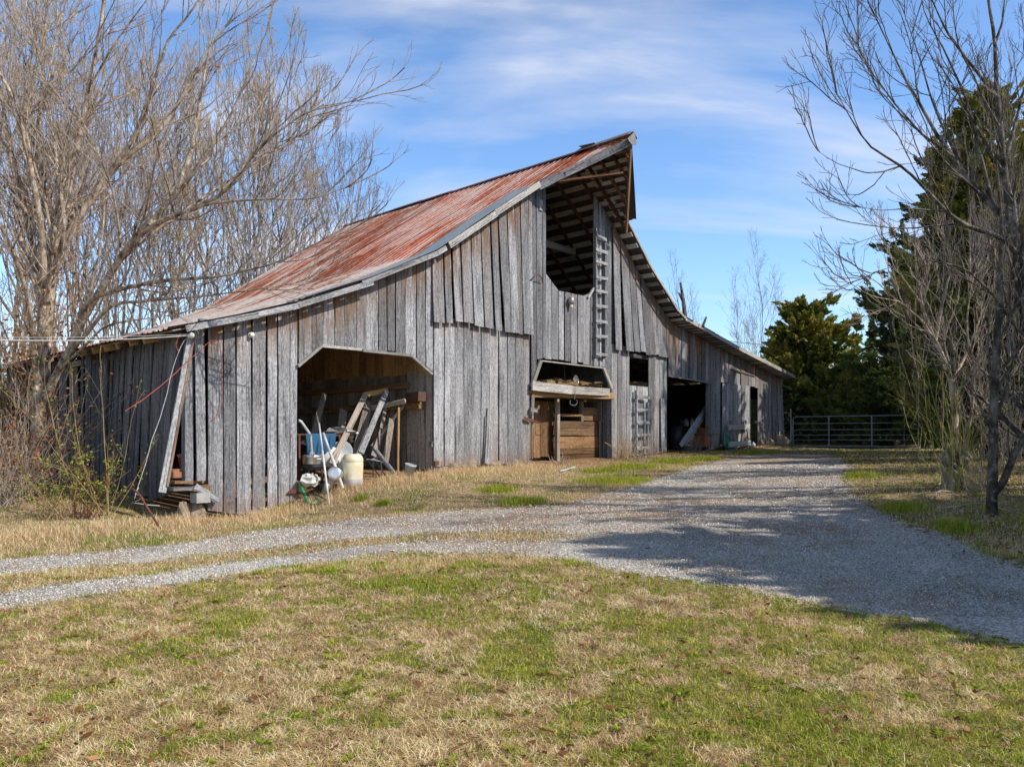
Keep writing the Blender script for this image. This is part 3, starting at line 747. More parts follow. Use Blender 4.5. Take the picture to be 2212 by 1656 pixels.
# ------------------------------------------------------------------ small things
def one(name,label,cat,m,fn,group=None,smooth=False):
    mb=MB(); fn(mb); o=mb.build(name,m,None,smooth); return tag(o,label,cat,group)
def G_(s,t,dz=0): p=W(s,t,0); return Vector((p.x,p.y,gh(p.x,p.y)+dz))
# drum
s,_=PF(762,1040,-.15); dp=G_(s,-.15)
d=thing('plastic_drum','cream plastic drum with a screw cap standing in the left doorway','drum',dp)
mb=MB(); mb.lathe(dp,[(.21,.17),(.215,.3),(.22,.50),(.212,.515),(.222,.53),(.215,.60),(.19,.65),(.17,.67),(.165,.69),(.16,.67),(0,.67)]); mb.build('drum_body','cream',d,True)
mb=MB(); mb.lathe(dp,[(0,0),(.19,0),(.21,.02),(.213,.17)]); mb.build('drum_base','drumlow',d,True)
mb=MB(); mb.lathe(dp+U*.08-V*.05+Z*.67,[(.035,0),(.035,.03),(0,.03)],n=12); mb.build('cap','white',d)
# cooker with lid
cp_=WP(674,1003,.1); ck=thing('cooking_pot','aluminium cooking pot with handled lid on top of a dark stand','pot',cp_)
mb=MB(); mb.lathe(cp_,[(0,0),(.17,0),(.185,.02),(.19,.16),(.20,.165),(.19,.17)]); mb.build('pot_body','alum',ck,True)
mb=MB(); mb.lathe(cp_+Z*.165,[(.203,0),(.203,.02),(.17,.035),(.0,.045)]); ld=mb.build('lid','alum',ck,True)
mb=MB(); mb.tube([cp_+Z*.205+U*x+Z*z for x,z in ((-.05,0),(-.05,.04),(.05,.04),(.05,0))],.010,6); mb.build('handle','alum',ld)
mb=MB(); mb.tube([cp_+Z*.12+U*x-V*y for x,y in ((-.06,.18),(-.05,.24),(.05,.24),(.06,.18))],.010,6); mb.build('handle','alum',ck)
one('pot_stand','black round grate stand under the aluminium cooking pot','stand','black',lambda m:(m.lathe(cp_-Z*.09,[(0,.08),(.20,.085),(.23,.05),(.20,.0),(.16,.0)],n=20),[m.beam(cp_+U*x-V*y-Z*.05,cp_+U*x*1.2-V*y*1.2-Z*.42,.03,.03) for x,y in ((-.15,.1),(.15,.1),(-.1,-.1),(.12,-.1))]))
# pot lying, open end to the camera
c=WP(722,1022,-.35); ax=(Vector((0.12,-1,0.10))).normalized()
tp=thing('stock_pot','tall aluminium stock pot lying on its side in the doorway','pot',c)
mb=MB(); mb.lathe(c,[(0,.0),(.03,-.004),(.06,.002),(.125,.0),(.14,-.012),(.145,-.45),(.15,-.455),(.138,-.45),(.13,-.03),(0,-.03)],ax); mb.build('pot_body','alum',tp,True)
mb=MB(); r_=ax.cross(Z).normalized(); mb.tube([c-ax*.2-r_*.14,c-ax*.2-r_*.19,c-ax*.28-r_*.19,c-ax*.28-r_*.14],.009,6); mb.build('handle','alum',tp)
def pole(name,label,m1,m2,a,b_,split,r):
    o=thing(name,label,'pole',b_); k=a.lerp(b_,split)
    mb=MB(); mb.tube([a,k],r,8); mb.build('upper_tube',m1,o,True)
    mb=MB(); mb.tube([k,b_],r*1.08,8); mb.build('lower_tube',m2,o,True)
pole('pole','long thin pole leaning at left, grey above and white below','grey','white',WP(689,914,-.05),G_(PF(711,1062,-.85)[0],-.85,.0),.35,.02)
pole('pole','thicker pale pole tilted between the cooking pot and drum','grey','white',WP(698,935,.15),G_(PF(741,1026,-.5)[0],-.5,.12),.35,.03)
one('bent_pipe','short grey pipe sticking up behind the left door edge','pipe','grey',lambda m:m.tube([WP(645,908,.1),WP(650,910,.1),WP(670,938,.15),WP(675,1000,.3)],.03,8),smooth=True)
# blue tarp draped over a rail
tr=thing('drying_rail','thin dark rail behind the left door edge','rail',WP(690,1000,.6)); mb=MB(); mb.tube([WP(640,938,.55),WP(735,941,.55)],.018,6); mb.beam(WP(646,938,.55),WP(646,1040,.55),.04,.04); mb.beam(WP(733,940,.55),WP(733,1036,.55),.04,.04); mb.build('rail_frame','iron',tr)
def tarp(m):
    nx,ny=26,22; P=[];Q=[]
    for j in range(ny+1):
        q=j/ny
        for i in range(nx+1):
            p=i/nx; x=661+p*(726-661); yb=985-14*p**2-6*math.sin(p*9)
            y=936+ (yb-936)*q; t=.50-.10*math.sin(q*1.5)-.05*math.sin(p*16+q*1.5)*q-.03*math.sin(p*31)*q
            P.append(WP(x+3*math.sin(q*3+p*4)*q,y,t)); Q.append((p,q))
    m.add(P,[(j*(nx+1)+i,j*(nx+1)+i+1,(j+1)*(nx+1)+i+1,(j+1)*(nx+1)+i) for j in range(ny) for i in range(nx)],Q)
one('tarp','blue tarp draped over a rail inside the left doorway','tarp','bluetarp',tarp,smooth=True)
# leaning door frame
wf=thing('timber_frame','tall open timber frame leaning against the inner wall','frame',WP(760,1000,.4))
T0=WP(789,852,1.3); T1=WP(835,843,1.1)
for nm,a,b_,m in (('leg',T0,WP(716,1003,.1),'wood_old'),('leg',T1,WP(779,978,.25),'wood_low')):
    mb=MB(); mb.beam(a,b_,.13,.05,U); mb.build(nm,m,wf)
mb=MB(); mb.beam(T0+(T0-T1)*.06,T1+(T1-T0)*.06,.05,.12,Z.cross(T1-T0)); mb.build('top_rail','wood_tan',wf)
one('plank','broad dark plank leaning inside the open timber frame','plank','wood_old',lambda m:m.beam(WP(797,868,1.4),WP(768,985,.7),.22,.04,U,rnd=.1))
one('plank','narrow strip leaning diagonally right of the timber frame','plank','wood_old',lambda m:m.beam(WP(874,873,.9),WP(803,964,1.0),.06,.05,U,rnd=.9))
one('plank','slim upright yellowish stick at the right of the left doorway','plank','wood_tan',lambda m:m.beam(WP(861,880,.45),G_(PF(859,1024,.1)[0],.1),.05,.04,U,rnd=.5))
one('cross_rail','weathered rail lying across behind the timber frame','rail','wood_old',lambda m:m.beam(WP(782,885,1.6),WP(876,866,.5),.06,.11,V,rnd=.9))
one('fence_post','rough fallen post propped between drum and grey bucket','post','wood_low',lambda m:m.tube([WP(807,967,.5),WP(830,995,.2),WP(855,1026,-.05)],[.05,.055,.05],7))
for i,(x0,y0,x1,y1,t0_,t1_,ww,lb_) in enumerate(((825,930,806,985,1.0,.8,.14,'short dark board leaning behind the fallen post'),(846,905,832,1000,.8,.6,.16,'wide grey board leaning near the inner wall'),(742,885,730,985,1.9,1.5,.2,'wide shadowed board at the back of left bay'),(700,850,672,960,2.5,2.2,.16,'dark slanted board deep in the left bay'),(832,880,812,990,1.2,.9,.10,'thin grey board behind the leaning diagonal strip'))):
    one('plank',lb_,'plank','wood_old',lambda m:m.beam(WP(x0,y0,t0_),WP(x1,y1,t1_),ww,.03,U,rnd=.4))
# log end sticking out of the inner wall
one('log','sawn log end sticking out near the inner wall corner','log','redwood',lambda m:m.beam(WP(884,859,.75),WP(912,856,.10),.20,.22,V,rnd=.4))
# buckets
def bucket(name,label,m,c,r0,r1,h_,tilt=(0,0,1),rim=True,handle=True):
    o=thing(name,label,'bucket',c); ax=Vector(tilt).normalized()
    mb=MB(); mb.lathe(c,[(0,0),(r0,0),(r1,h_),(r1*1.06,h_),(r1*1.06,h_-.03),(r1,h_-.04)],ax); mb.lathe(c,[(r1*.96,h_),(r0*.95,.02),(0,.02)],ax); mb.build('bucket_body',m,o,True)
    if handle:
        a=ax.orthogonal().normalized(); b2=ax.cross(a)
        mb=MB(); mb.tube([c+ax*h_*.93+a*r1*1.05*math.cos(k*math.pi/8)-b2*r1*1.05*math.sin(k*math.pi/8)*.7-ax*.06*math.sin(k*math.pi/8) for k in range(9)],.006,5); mb.build('handle','steel',o)
    return o
bucket('bucket','small grey bucket sitting on dry grass by the doorway corner','grey',G_(PF(882,1030,-.25)[0],-.25,.0),.10,.125,.30,(.2,-.1,1))
bucket('bucket','tan bucket tucked against the left door edge','cream',G_(PF(652,1030,.1)[0],.1,.1),.10,.12,.28)
bucket('bucket','red bucket seen through the gap in corner boards','red',WP(402,1010,.5),.11,.15,.25)
bucket('bucket','metal bucket lying on the hay in the stall loft','alum',WP(1232,822,.5),.10,.13,.2,(.9,-.6,.1),handle=False)
bucket('barrel','dark barrel standing behind the red bucket','black',WP(412,1035,.35),.13,.13,.42,handle=False)['category']='barrel'
def tray(m,c,w,l,h_): 
    m.beam(c,c+U*w,l,.02,V); 
    for a,b_ in ((c-V*l/2,c+U*w-V*l/2),(c+V*l/2,c+U*w+V*l/2)): m.beam(a+Z*h_/2,b_+Z*h_/2,.02,h_,V)
    m.beam(c-V*l/2+Z*h_/2,c+V*l/2+Z*h_/2,.02,h_,U); m.beam(c+U*w-V*l/2+Z*h_/2,c+U*w+V*l/2+Z*h_/2,.02,h_,U)
one('tray','terracotta planting tray on the lumber inside the corner gap','tray','terra',lambda m:(tray(m,WP(370,1031,.25),.30,.2,.10),tray(m,WP(368,1022,.3),.28,.2,.08)))
one('plank','pale plank lying across blocks under the corner gap','plank','wood_pale',lambda m:m.beam(WP(366,1056,.0),WP(444,1053,.1),.25,.06,V))
one('plank','brown plank lying above the pale plank in corner gap','plank','wood_brown',lambda m:m.beam(WP(368,1041,.1),WP(446,1040,.25),.25,.05,V))
one('plank','broken end of grey board leaning on the corner block','plank','wood_low',lambda m:m.beam(WP(421,1050,-.1),WP(474,1080,-.15),.12,.03,Z))
one('concrete_block','pale block under the barn corner','block','cement',lambda m:m.box(WP(433,1074,-.02),.26,.25,.18,(U,V,Z)))
one('concrete_block','brown timber block stacked on the pale corner block','block','wood_tan',lambda m:m.box(WP(441,1056,.03),.13,.2,.12,(U,V,Z)))
one('pole','rusty red pole leaning on the ground at the barn corner','pole','iron',lambda m:m.tube([WP(286,1055,-.5),WP(300,1066,-.62),G_(PF(346,1110,-.9)[0],-.9,.02)],.018,7),smooth=True)
one('wire','white wire tangled in weeds beside the red pole','wire','cable_w',lambda m:m.tube([WP(x,y,-.5) for x,y in ((300,1052),(292,1066),(310,1075),(286,1085),(318,1090),(345,1092))],.006,4))
# rubbish pile
def crumple(m,c,r,seed,sq=(1,1,.7)): m.blob(c,r*sq[0],r*sq[1],r*sq[2],.35,11,8,seed=seed)
one('plastic_bag','crumpled white bag on the ground below the cooking pot','bag','white',lambda m:crumple(m,WP(670,1036,-.2),.17,3))
one('basin','large white basin leaning behind the poles','basin','white',lambda m:m.lathe(WP(714,985,.35),[(.0,.0),(.2,.02),(.25,.10),(.26,.10),(.21,-.01),(0,-.02)],Vector((-.3,1,-.35)),28),smooth=True)
one('basin','grey dish behind the timber frame foot','basin','grey',lambda m:m.lathe(WP(738,975,.55),[(.0,.0),(.15,.02),(.22,.07),(.23,.07),(.16,-.01),(0,-.02)],Vector((.5,-1,.25)),28),smooth=True)
one('plastic_bag','white bag slumped behind the lying stock pot','bag','white',lambda m:crumple(m,WP(745,1005,.1),.12,8,(1,1,1.4)))
one('plastic_bag','dark bundle heaped behind the blue tarp','bag','black',lambda m:(crumple(m,WP(660,975,1.0),.35,11),crumple(m,WP(745,955,1.3),.35,12,(1.3,1,.6))))
one('blanket','dark grey blanket piled on top of the rail','blanket','steel',lambda m:crumple(m,WP(737,932,.9),.24,21,(1.5,1,.4)))
cc=WP(803,1000,.15)
ch=thing('folding_chair','collapsed folding chair with striped seat beside the drum','chair',cc)
mb=MB()
for i in range(7): mb.beam(cc-U*.22+V*(i*.05-.1)+Z*(.10-.015*i),cc+U*.22+V*(i*.05-.1)+Z*(.02+.012*i),.045,.012,V)
mb.build('seat','wood_low',ch)
for x in (-.18,.16):
    mb=MB(); mb.beam(cc+U*x+Z*.05-V*.12,cc+U*(x*.2+.02)-Z*.28-V*.3,.025,.025); mb.build('leg','black',ch)
    mb=MB(); mb.beam(cc+U*x*.2+Z*.05-V*.1,cc+U*(x)-Z*.28-V*.28,.025,.025); mb.build('leg','black',ch)
def hose(m,pts,r,jit=0): m.tube(pts,r,7)
one('garden_hose','bright green hose curling out at the left door edge','hose','green',lambda m:m.tube([G_(PF(x,y,t)[0],t,dz) for x,y,t,dz in ((648,1034,-.1,.42),(652,1050,-.2,.32),(658,1065,-.3,.20),(664,1075,-.4,.08),(672,1082,-.5,.03),(684,1080,-.5,.03),(690,1074,-.4,.04),(682,1068,-.3,.05))],.026,8),smooth=True)
one('garden_hose','thin black hose looped in grass by the green hose','hose','black',lambda m:m.tube([G_(PF(x,y,t)[0],t,dz) for x,y,t,dz in ((650,1032,-.3,.25),(668,1036,-.4,.22),(688,1045,-.5,.14),(704,1058,-.6,.04),(690,1070,-.7,.03),(672,1066,-.6,.05))],.014,6),smooth=True)
for x,y,t,lb_,r,mm in ((700,1030,-.2,'dark tin lying between the poles',.07,'steel'),(690,1012,0,'dull can behind the thin pole',.06,'black'),(708,1008,.1,'pale jug beside the lying stock pot',.09,'white')):
    one('tin_can',lb_,'can',mm,lambda m:m.lathe(G_(PF(x,y,t)[0],t,.05),[(0,0),(r,0),(r,.2),(r*.4,.24),(0,.24)],Vector((.4,-.2,1)),14),smooth=True)
# stall floor things
one('pipe','white pipe lying on the ground before the stall','pipe','grey',lambda m:m.tube([GP(1209,1022)+Z*.05,GP(1244,1012)+Z*.05],.022,8))
one('hay','loose hay spread on the stall loft floor','hay','hay',lambda m:[m.blob(WP(x,y,t_),.35,.3,.10,.4,9,6) for x,y,t_ in ((1175,828,.5),(1195,826,.8),(1220,829,.5),(1250,829,.6),(1280,832,.5),(1305,838,.5),(1240,822,1.5),(1290,826,1.5),(1380,831,.5),(1370,830,1.2),(1395,833,.7))])['kind']='stuff'
# right bay
bn=thing('workbench','dark wooden workbench inside the right bay','bench',G_(18,3))
mb=MB(); 
zt=PF(1480,922,3)[1]; mb.beam(W(16.6,3,zt),W(20.2,3,zt),.9,.05,V); mb.build('bench_top','wood_shade',bn)
for s_ in (16.8,18.2,20.0): mb=MB(); mb.beam(G_(s_,2.7),W(s_,2.7,zt-.03),.09,.09); mb.build('leg','wood_old',bn)
for i,(x,y,r,mm,lb_) in enumerate(((1470,918,.09,'black','black can on the left of the workbench'),(1482,915,.11,'grey','grey tub near the middle of the workbench'),(1495,918,.08,'white','small white jar on the workbench'),(1506,913,.10,'orangebox','brown crock standing right on the workbench'),(1516,912,.09,'alum','shiny pan on the right end of workbench'),(1524,908,.08,'terra','reddish jug at the right end of workbench'))):
    one('jar',lb_,'jar',mm,lambda m:m.lathe(W(PF(x,y,2.8)[0],2.8,zt+.03),[(0,0),(r,0),(r,.22),(r*.5,.28),(r*.5,.33),(0,.33)],n=14),smooth=True)
for k,(a,b_,lb_,mm) in enumerate(((WP(1527,877,.5),WP(1470,962,-.25),'long steel channel leaning in the right doorway','steel'),(WP(1531,880,.6),WP(1479,958,-.15),'second steel channel leaning behind the first','gate'),(WP(1520,908,.8),WP(1489,957,.3),'shorter tan strip leaning beside the steel channels','wood_tan'))):
    one('metal_channel',lb_,'channel',mm,lambda m:(m.beam(a,b_,.15,.02,U),m.beam(a+U*.07,b_+U*.07,.02,.06,U)))
cb_=G_(PF(1522,958,.3)[0],.3); cab=thing('cabinet','low orange brown cabinet in the right doorway','cabinet',cb_)
mb=MB(); mb.box(cb_+Z*.35,.85,.5,.42,(U,V,Z)); mb.build('cabinet_body','orangebox',cab)
mb=MB(); mb.box(cb_+Z*.585+U*0,.95,.6,.04,(U,V,Z)); mb.build('cabinet_top','wood_brown',cab)
mb=MB(); mb.box(cb_+Z*.35-V*.26,.70,.02,.30,(U,V,Z)); mb.build('door','orangebox',cab)
one('crate','small crate with scraps on top of the cabinet','crate','orangebox',lambda m:m.box(cb_+Z*.72,.4,.35,.2,(U,V,Z)))
one('cloth','blue cloth hanging at the right bay post','cloth','blue',lambda m:m.box(WP(1530,868,.25),.12,.05,.42,(U,V,Z)))
one('barrel','dark barrel at the left of the right bay','barrel','black',lambda m:m.lathe(G_(PF(1462,960,1.2)[0],1.2),[(0,0),(.28,0),(.3,.4),(.28,.85),(0,.86)],n=20),smooth=True)
# rack leaning on the sliding door
rk=thing('wooden_rack','rough wooden rack leaning against the grey sliding door','rack',G_(21,-.4))
for nm,a,b_ in (('upright',WP(1579,909,-.14),G_(PF(1589,971,-.45)[0],-.45)),('upright',WP(1611,908,-.14),G_(PF(1621,968,-.45)[0],-.45))):
    mb=MB(); mb.beam(a,b_,.10,.05,U,rnd=.1); mb.build(nm,'wood_old',rk)
for a,b_ in ((WP(1573,923,-.22),WP(1619,921,-.22)),(WP(1575,960,-.42),WP(1621,956,-.42))):
    mb=MB(); mb.beam(a,b_,.05,.19,V,rnd=.7); mb.build('crossbar','wood_pale',rk)
one('panel','faded green panel leaning at the foot of the rack','panel','greenpanel',lambda m:m.beam((WP(1563,943,-.12)+WP(1586,941,-.12))/2,(G_(PF(1563,972,-.3)[0],-.3)+G_(PF(1587,971,-.3)[0],-.3))/2,.72,.03,U))
one('jug','small white jug on the grass by the narrow doorway','jug','white',lambda m:m.lathe(G_(PF(1627,964,-.3)[0],-.3),[(0,0),(.09,0),(.1,.14),(.04,.2),(.03,.24),(0,.24)],n=14),smooth=True)
# cables
def sagline(a,b_,sag,n=14): return [a.lerp(b_,i/n)-Z*sag*4*(i/n)*(1-i/n) for i in range(n+1)]
pa=WP(414,724,-.38); pb=AT(-120,730,11.0)
one('service_cable','pale service cable strung from the left to barn corner','cable','cable_w',lambda m:(m.tube(sagline(pb,pa,.06),.008,5),m.tube(sagline(pb+Z*.02,pa+Z*.02,.03),.004,4)))
one('cable','red cable hung in a loop over the corner boards','cable','cable_r',lambda m:m.tube([WP(x,y,t) for x,y,t in ((270,888,-.5),(310,862,-.45),(345,835,-.35),(380,805,-.25),(401,783,-.15),(415,771,-.1),(430,761,-.07),(444,745,-.07),(455,736,-.07),(467,735,-.07),(474,741,-.07),(478,770,-.07),(479,812,-.07),(480,850,-.07),(476,886,-.07),(468,898,-.07),(459,905,-.07))],.006,5))
one('cable','short red cable loop under the insulator','cable','cable_r',lambda m:m.tube([WP(x,y,-.3) for x,y in ((390,720),(384,730),(380,745),(384,757),(390,752))],.006,5))
one('cable','white cable hanging down over the leaning side boards','cable','cable_w',lambda m:m.tube([WP(x,y,t) for x,y,t in ((414,727,-.3),(398,735,-.3),(390,750,-.3),(380,775,-.3),(368,815,-.3),(361,850,-.3),(345,905,-.35),(328,950,-.4),(315,1000,-.45),(300,1045,-.5),(290,1078,-.5))],.005,5))
one('utility_wire','thin overhead wire crossing before the distant cedars','wire','gate',lambda m:m.tube(sagline(AT(1560,735,46),AT(2300,770,40),.3),.02,4))
# ------------------------------------------------------------------ gate and posts
g0=gat(11.85,33.0); g1=gat(15.85,30.4); g0.z=g1.z=1.40
GD=(g1-g0).normalized(); 
gt=thing('metal_gate','closed galvanised tube gate with six horizontal bars','gate',g0)
zs=[.04,.30,.50,.72,.98,1.27]
for i,z in enumerate(zs):
    mb=MB()
    if i in(0,5):
        k=.12; s_=1 if i==5 else -1
        mb.tube([g0+Z*(z-s_*k),g0+GD*.03+Z*(z-s_*.04),g0+GD*k+Z*z,g1-GD*k+Z*z,g1-GD*.03+Z*(z-s_*.04),g1+Z*(z-s_*k)],.028,8)
    else: mb.tube([g0+Z*z,g1+Z*z],.022,8)
    mb.build('bar','gate',gt,True)
for q in (0,.3,.64,1):
    p=g0.lerp(g1,q); mb=MB(); z0_,z1_=((.14,1.17) if q in(0,1) else (.04,1.27)); mb.beam(p+Z*z0_,p+Z*z1_,.05,.05,GD) if q not in (0,1) else mb.tube([p+Z*z0_,p+Z*z1_],.028,8); mb.build('upright','gate',gt)
for x,y0,y1,Y,r,lb_ in ((1708,883,962,33.2,.03,'thin steel post at the hinge side of the gate'),(2001,902,985,29.6,.14,'dark wooden post at the right end of the gate'),(1993,930,985,31.5,.08,'short dark post just behind the gate end')):
    p=AT(x,y1,Y); p.z=gh(p.x,p.y)-.1; q=AT(x,y0,Y)
    one('gate_post',lb_,'post','post' if r>.05 else 'steel',lambda m:m.tube([p,p.lerp(q,.5)+Vector((.02,0,0)),q],[r,r*.95,r*.85],9))
# left rail fence
fp=[AT(-60,1000,16.0),AT(66,1000,16.6)]
fn=thing('rail_fence','short grey rail fence behind brush at the left edge','fence',gat(fp[1].x,fp[1].y))
for y in (962,974,1000,1030):
    mb=MB(); a=AT(-60,y+2,16.0); b_=AT(70,y,16.6); mb.beam(a,b_,.04,.11 if y!=974 else .07); mb.build('rail','wood_old',fn)
mb=MB(); p=AT(64,1000,16.65); mb.beam(gat(p.x,p.y)-Z*.1,AT(64,957,16.65),.16,.12); mb.build('post','wood_old',fn)
mb=MB(); p=AT(-50,1000,16.1); mb.beam(gat(p.x,p.y)-Z*.1,AT(-50,957,16.1),.16,.12); mb.build('post','wood_old',fn)
# ------------------------------------------------------------------ trees
def norm(a): return a/np.maximum(np.linalg.norm(a,axis=-1,keepdims=True),1e-9)
def resample(pts,K):
    pts=np.array([tuple(p) for p in pts],float); 
    # smooth with catmull-rom-like dense interpolation
    d=np.concatenate([[0],np.cumsum(np.linalg.norm(np.diff(pts,axis=0),axis=1))]); u=np.linspace(0,d[-1],K)
    return np.stack([np.interp(u,d,pts[:,i]) for i in range(3)],-1)
def children(P,R,rng,per_m,lenf,ang,K,up=.05,noise=.12,umin=.15,rf=.55,rend=.25,lmin=.1,lmax=9,taper=.6,bias=None,tips=True):
    B=P.shape[0]; seg=np.linalg.norm(np.diff(P,axis=1),axis=2); Ls=seg.sum(1)
    cnt=rng.poisson(np.maximum(.4,Ls*per_m*(1-umin))); par=np.repeat(np.arange(B),cnt); M=len(par)
    if M==0: return np.zeros((0,K,3)),np.zeros((0,K))
    u=umin+(1-umin)*rng.random(M); k=u*(P.shape[1]-1); i0=np.minimum(k.astype(int),P.shape[1]-2); f=(k-i0)[:,None]
    st=P[par,i0]*(1-f)+P[par,i0+1]*f; T=norm(P[par,i0+1]-P[par,i0]); r=R[par,i0]*(1-f[:,0])+R[par,i0+1]*f[:,0]
    tipn=2 if tips else 0
    if tips:
        tp_=np.repeat(np.arange(B),2); par=np.concatenate([par,tp_]); u=np.concatenate([u,np.full(len(tp_),.97)]); M=len(par)
        k=u*(P.shape[1]-1); i0=np.minimum(k.astype(int),P.shape[1]-2); f=(k-i0)[:,None]
        st=P[par,i0]*(1-f)+P[par,i0+1]*f; T=norm(P[par,i0+1]-P[par,i0]); r=R[par,i0]*(1-f[:,0])+R[par,i0+1]*f[:,0]
    rv=rng.normal(size=(M,3)); rv[:,2]+= .25
    if bias is not None: rv+=bias
    Nn=norm(rv-T*(rv*T).sum(1,keepdims=True)); a=np.radians(rng.normal(ang,9,M)); a=np.where(u==.97,a*.45,a)[:,None]
    D=norm(np.cos(a)*T+np.sin(a)*Nn)
    ln=np.clip(Ls[par]*lenf*(1-taper*u)*rng.uniform(.55,1.3,M),lmin,lmax)/(K-1)
    C=np.zeros((M,K,3)); C[:,0]=st
    for j in range(1,K):
        D=norm(D+rng.normal(size=(M,3))*noise+np.array([0,0,up])); C[:,j]=C[:,j-1]+D*ln[:,None]
    r0=np.where(u==.97,r*.85,np.minimum(r*rf,.5))
    RR=r0[:,None]*np.linspace(1,rend,K)[None,:]
    return C,RR
def tubes(P,R,n):
    B,K,_=P.shape
    T=np.zeros_like(P); T[:,1:-1]=P[:,2:]-P[:,:-2]; T[:,0]=P[:,1]-P[:,0]; T[:,-1]=P[:,-1]-P[:,-2]; T=norm(T)
    md=norm(P[:,-1]-P[:,0]); ref=np.where(np.abs(md[:,2:3])<.8,np.array([[0,0,1.0]]),np.array([[1.0,0.2,0]]))
    A=norm(np.cross(T,ref[:,None,:])); Bn=np.cross(T,A)
    th=np.arange(n)*2*np.pi/n
    V_=P[:,:,None,:]+R[:,:,None,None]*(A[:,:,None,:]*np.cos(th)[None,None,:,None]+Bn[:,:,None,:]*np.sin(th)[None,None,:,None])
    V_=V_.reshape(-1,3); idx=np.arange(B*K*n).reshape(B,K,n); nx=np.roll(idx,-1,axis=2)
    f=np.stack([idx[:,:-1],nx[:,:-1],nx[:,1:],idx[:,1:]],-1).reshape(-1,4)
    return V_,f
def tubemesh(name,sets,smooth=True):
    Vs=[];Fs=[];o=0
    for P,R,n in sets:
        if len(P)==0: continue
        v,f=tubes(P,R,n); Vs.append(v); Fs.append(f+o); o+=len(v)
    return npmesh(name,np.concatenate(Vs),[np.concatenate(Fs)],smooth)
def leafcloud(name,C,size,rng,smooth=False,flat=.0,rnd=None,sv=.5,dirs=None,asp=.45):
    M=len(C); a=norm(rng.normal(size=(M,3))) if dirs is None else norm(dirs+rng.normal(size=(M,3))*.35); b_=norm(np.cross(a,rng.normal(size=(M,3)))); s=size*(1+sv*(rng.random(M)*2-1))[:,None]
    if flat: a[:,2]*=1-flat; b_[:,2]*=1-flat
    V_=np.stack([C-a*s*.9,C+b_*s*asp,C+a*s,C-b_*s*asp],1).reshape(-1,3)
    f=np.arange(M*4).reshape(M,4)
    r=np.repeat(rng.random(M) if rnd is None else rnd,4)
    return npmesh(name,V_,[f],rnd=r)
def limbs_from(px,Yf,K=14,jit=.0):
    """px list of (x,y) at depth Yf or list of (x,y,Y)"""
    return resample([AT(p[0],p[1],p[2] if len(p)>2 else Yf) for p in px],K)
def build_tree(name,label,cat,base,limbs,radii,levels,bmat,tmat,rng,group=None,leaf=None,tsides=7):
    """limbs: list (K,3); radii: list (r0,r1)"""
    root=thing(name,label,cat,base,group)
    P0=np.array(limbs); R0=np.array([np.linspace(1,0,P0.shape[1])**1.0*(a-b_)+b_ for a,b_ in radii])
    P0=P0.copy(); w=rng.normal(size=P0.shape)*.012*np.linalg.norm(P0[:,1:2]-P0[:,:1],axis=2,keepdims=True); w[:,0]=0; P0+=w
    sets=[(P0,R0,tsides)]; cur=(P0,R0); tw=[]
    minr=.0
    for li,lv in enumerate(levels):
        lv=dict(lv); n=lv.pop('n'); big=lv.pop('big',False); mr=lv.pop('minr',.003); both=lv.pop('both',False)
        P,R=children(*cur,rng,**lv)
        R=np.maximum(R,mr)
        (sets if big else tw).append((P,R,n))
        if both and len(P):
            m=P.shape[1]; 
        cur=(P,R)
    tr=link('trunk',tubemesh('trunk',sets),bmat,root)
    cr=link('crown',tubemesh('crown',tw,False),tmat,root)
    if leaf:
        m_,cnt,size=leaf; Pl=cur[0]; k=rng.integers(0,len(Pl),cnt); C=Pl[k,rng.integers(1,Pl.shape[1],cnt)]+rng.normal(size=(cnt,3))*.04
        link('leaves',leafcloud('leaves',C,size,rng),m_,root)
    return root
R1=np.random.default_rng(101)
TY=16.0
def px2(*a): return [(a[i],a[i+1]) for i in range(0,len(a),2)]
# --- big left multi stem tree
limbsA=[]; radA=[]
def LA(pts,r0,r1,K=16):
    limbsA.append(resample([AT(p[0],p[1],p[2]) for p in pts],K)); q_=1 if r0>.16 else .72; radA.append((r0*q_,r1*q_*.8))
LA([(84,1050,15.8),(84,905,15.8),(82,860,15.8),(96,800,15.8)],.19,.14)
LA([(84,880,15.8),(96,860,15.7),(128,799,15.6),(150,760,15.5),(171,705,15.3),(214,632,15.0),(252,568,14.8),(295,509,14.6),(355,474,14.4),(406,453,14.2),(462,432,14.0),(526,385,13.8),(551,325,13.8),(600,285,13.7),(650,250,13.6),(700,225,13.6)],.125,.02,24)
LA([(325,488,14.5),(372,420,14.7),(410,345,14.9),(427,256,15),(444,141,15),(470,50,15)],.09,.02)
LA([(96,810,15.8),(110,620,15.8),(128,547,15.9),(171,466,16),(226,385,16.1),(278,333,16.2),(342,295,16.3),(376,239,16.4),(410,180,16.4),(440,120,16.5),(500,40,16.5)],.15,.03,20)
LA([(82,870,15.8),(95,640,16),(103,556,16.1),(141,462,16.3),(171,299,16.5),(197,171,16.6),(222,43,16.7),(240,-120,16.8)],.14,.04)
LA([(226,390,16.1),(290,300,15.8),(325,200,15.6),(363,85,15.5),(410,30,15.4),(470,-60,15.4)],.07,.02)
LA([(82,840,15.8),(98,556,15.4),(73,385,15.2),(34,214,15.0),(0,162,14.9),(-60,60,14.8)],.12,.03)
LA([(84,850,15.8),(103,556,16.5),(77,427,16.7),(85,256,16.9),(98,85,17),(103,-60,17)],.13,.04)
LA([(82,830,15.8),(60,640,15.0),(20,520,14.5),(-30,440,14.2)],.10,.03)
LA([(171,700,15.3),(184,650,15.0),(240,630,14.6),(299,615,14.3),(380,603,14.0),(470,598,13.7),(598,568,13.4),(667,534,13.2),(730,500,13.1)],.075,.012,18)
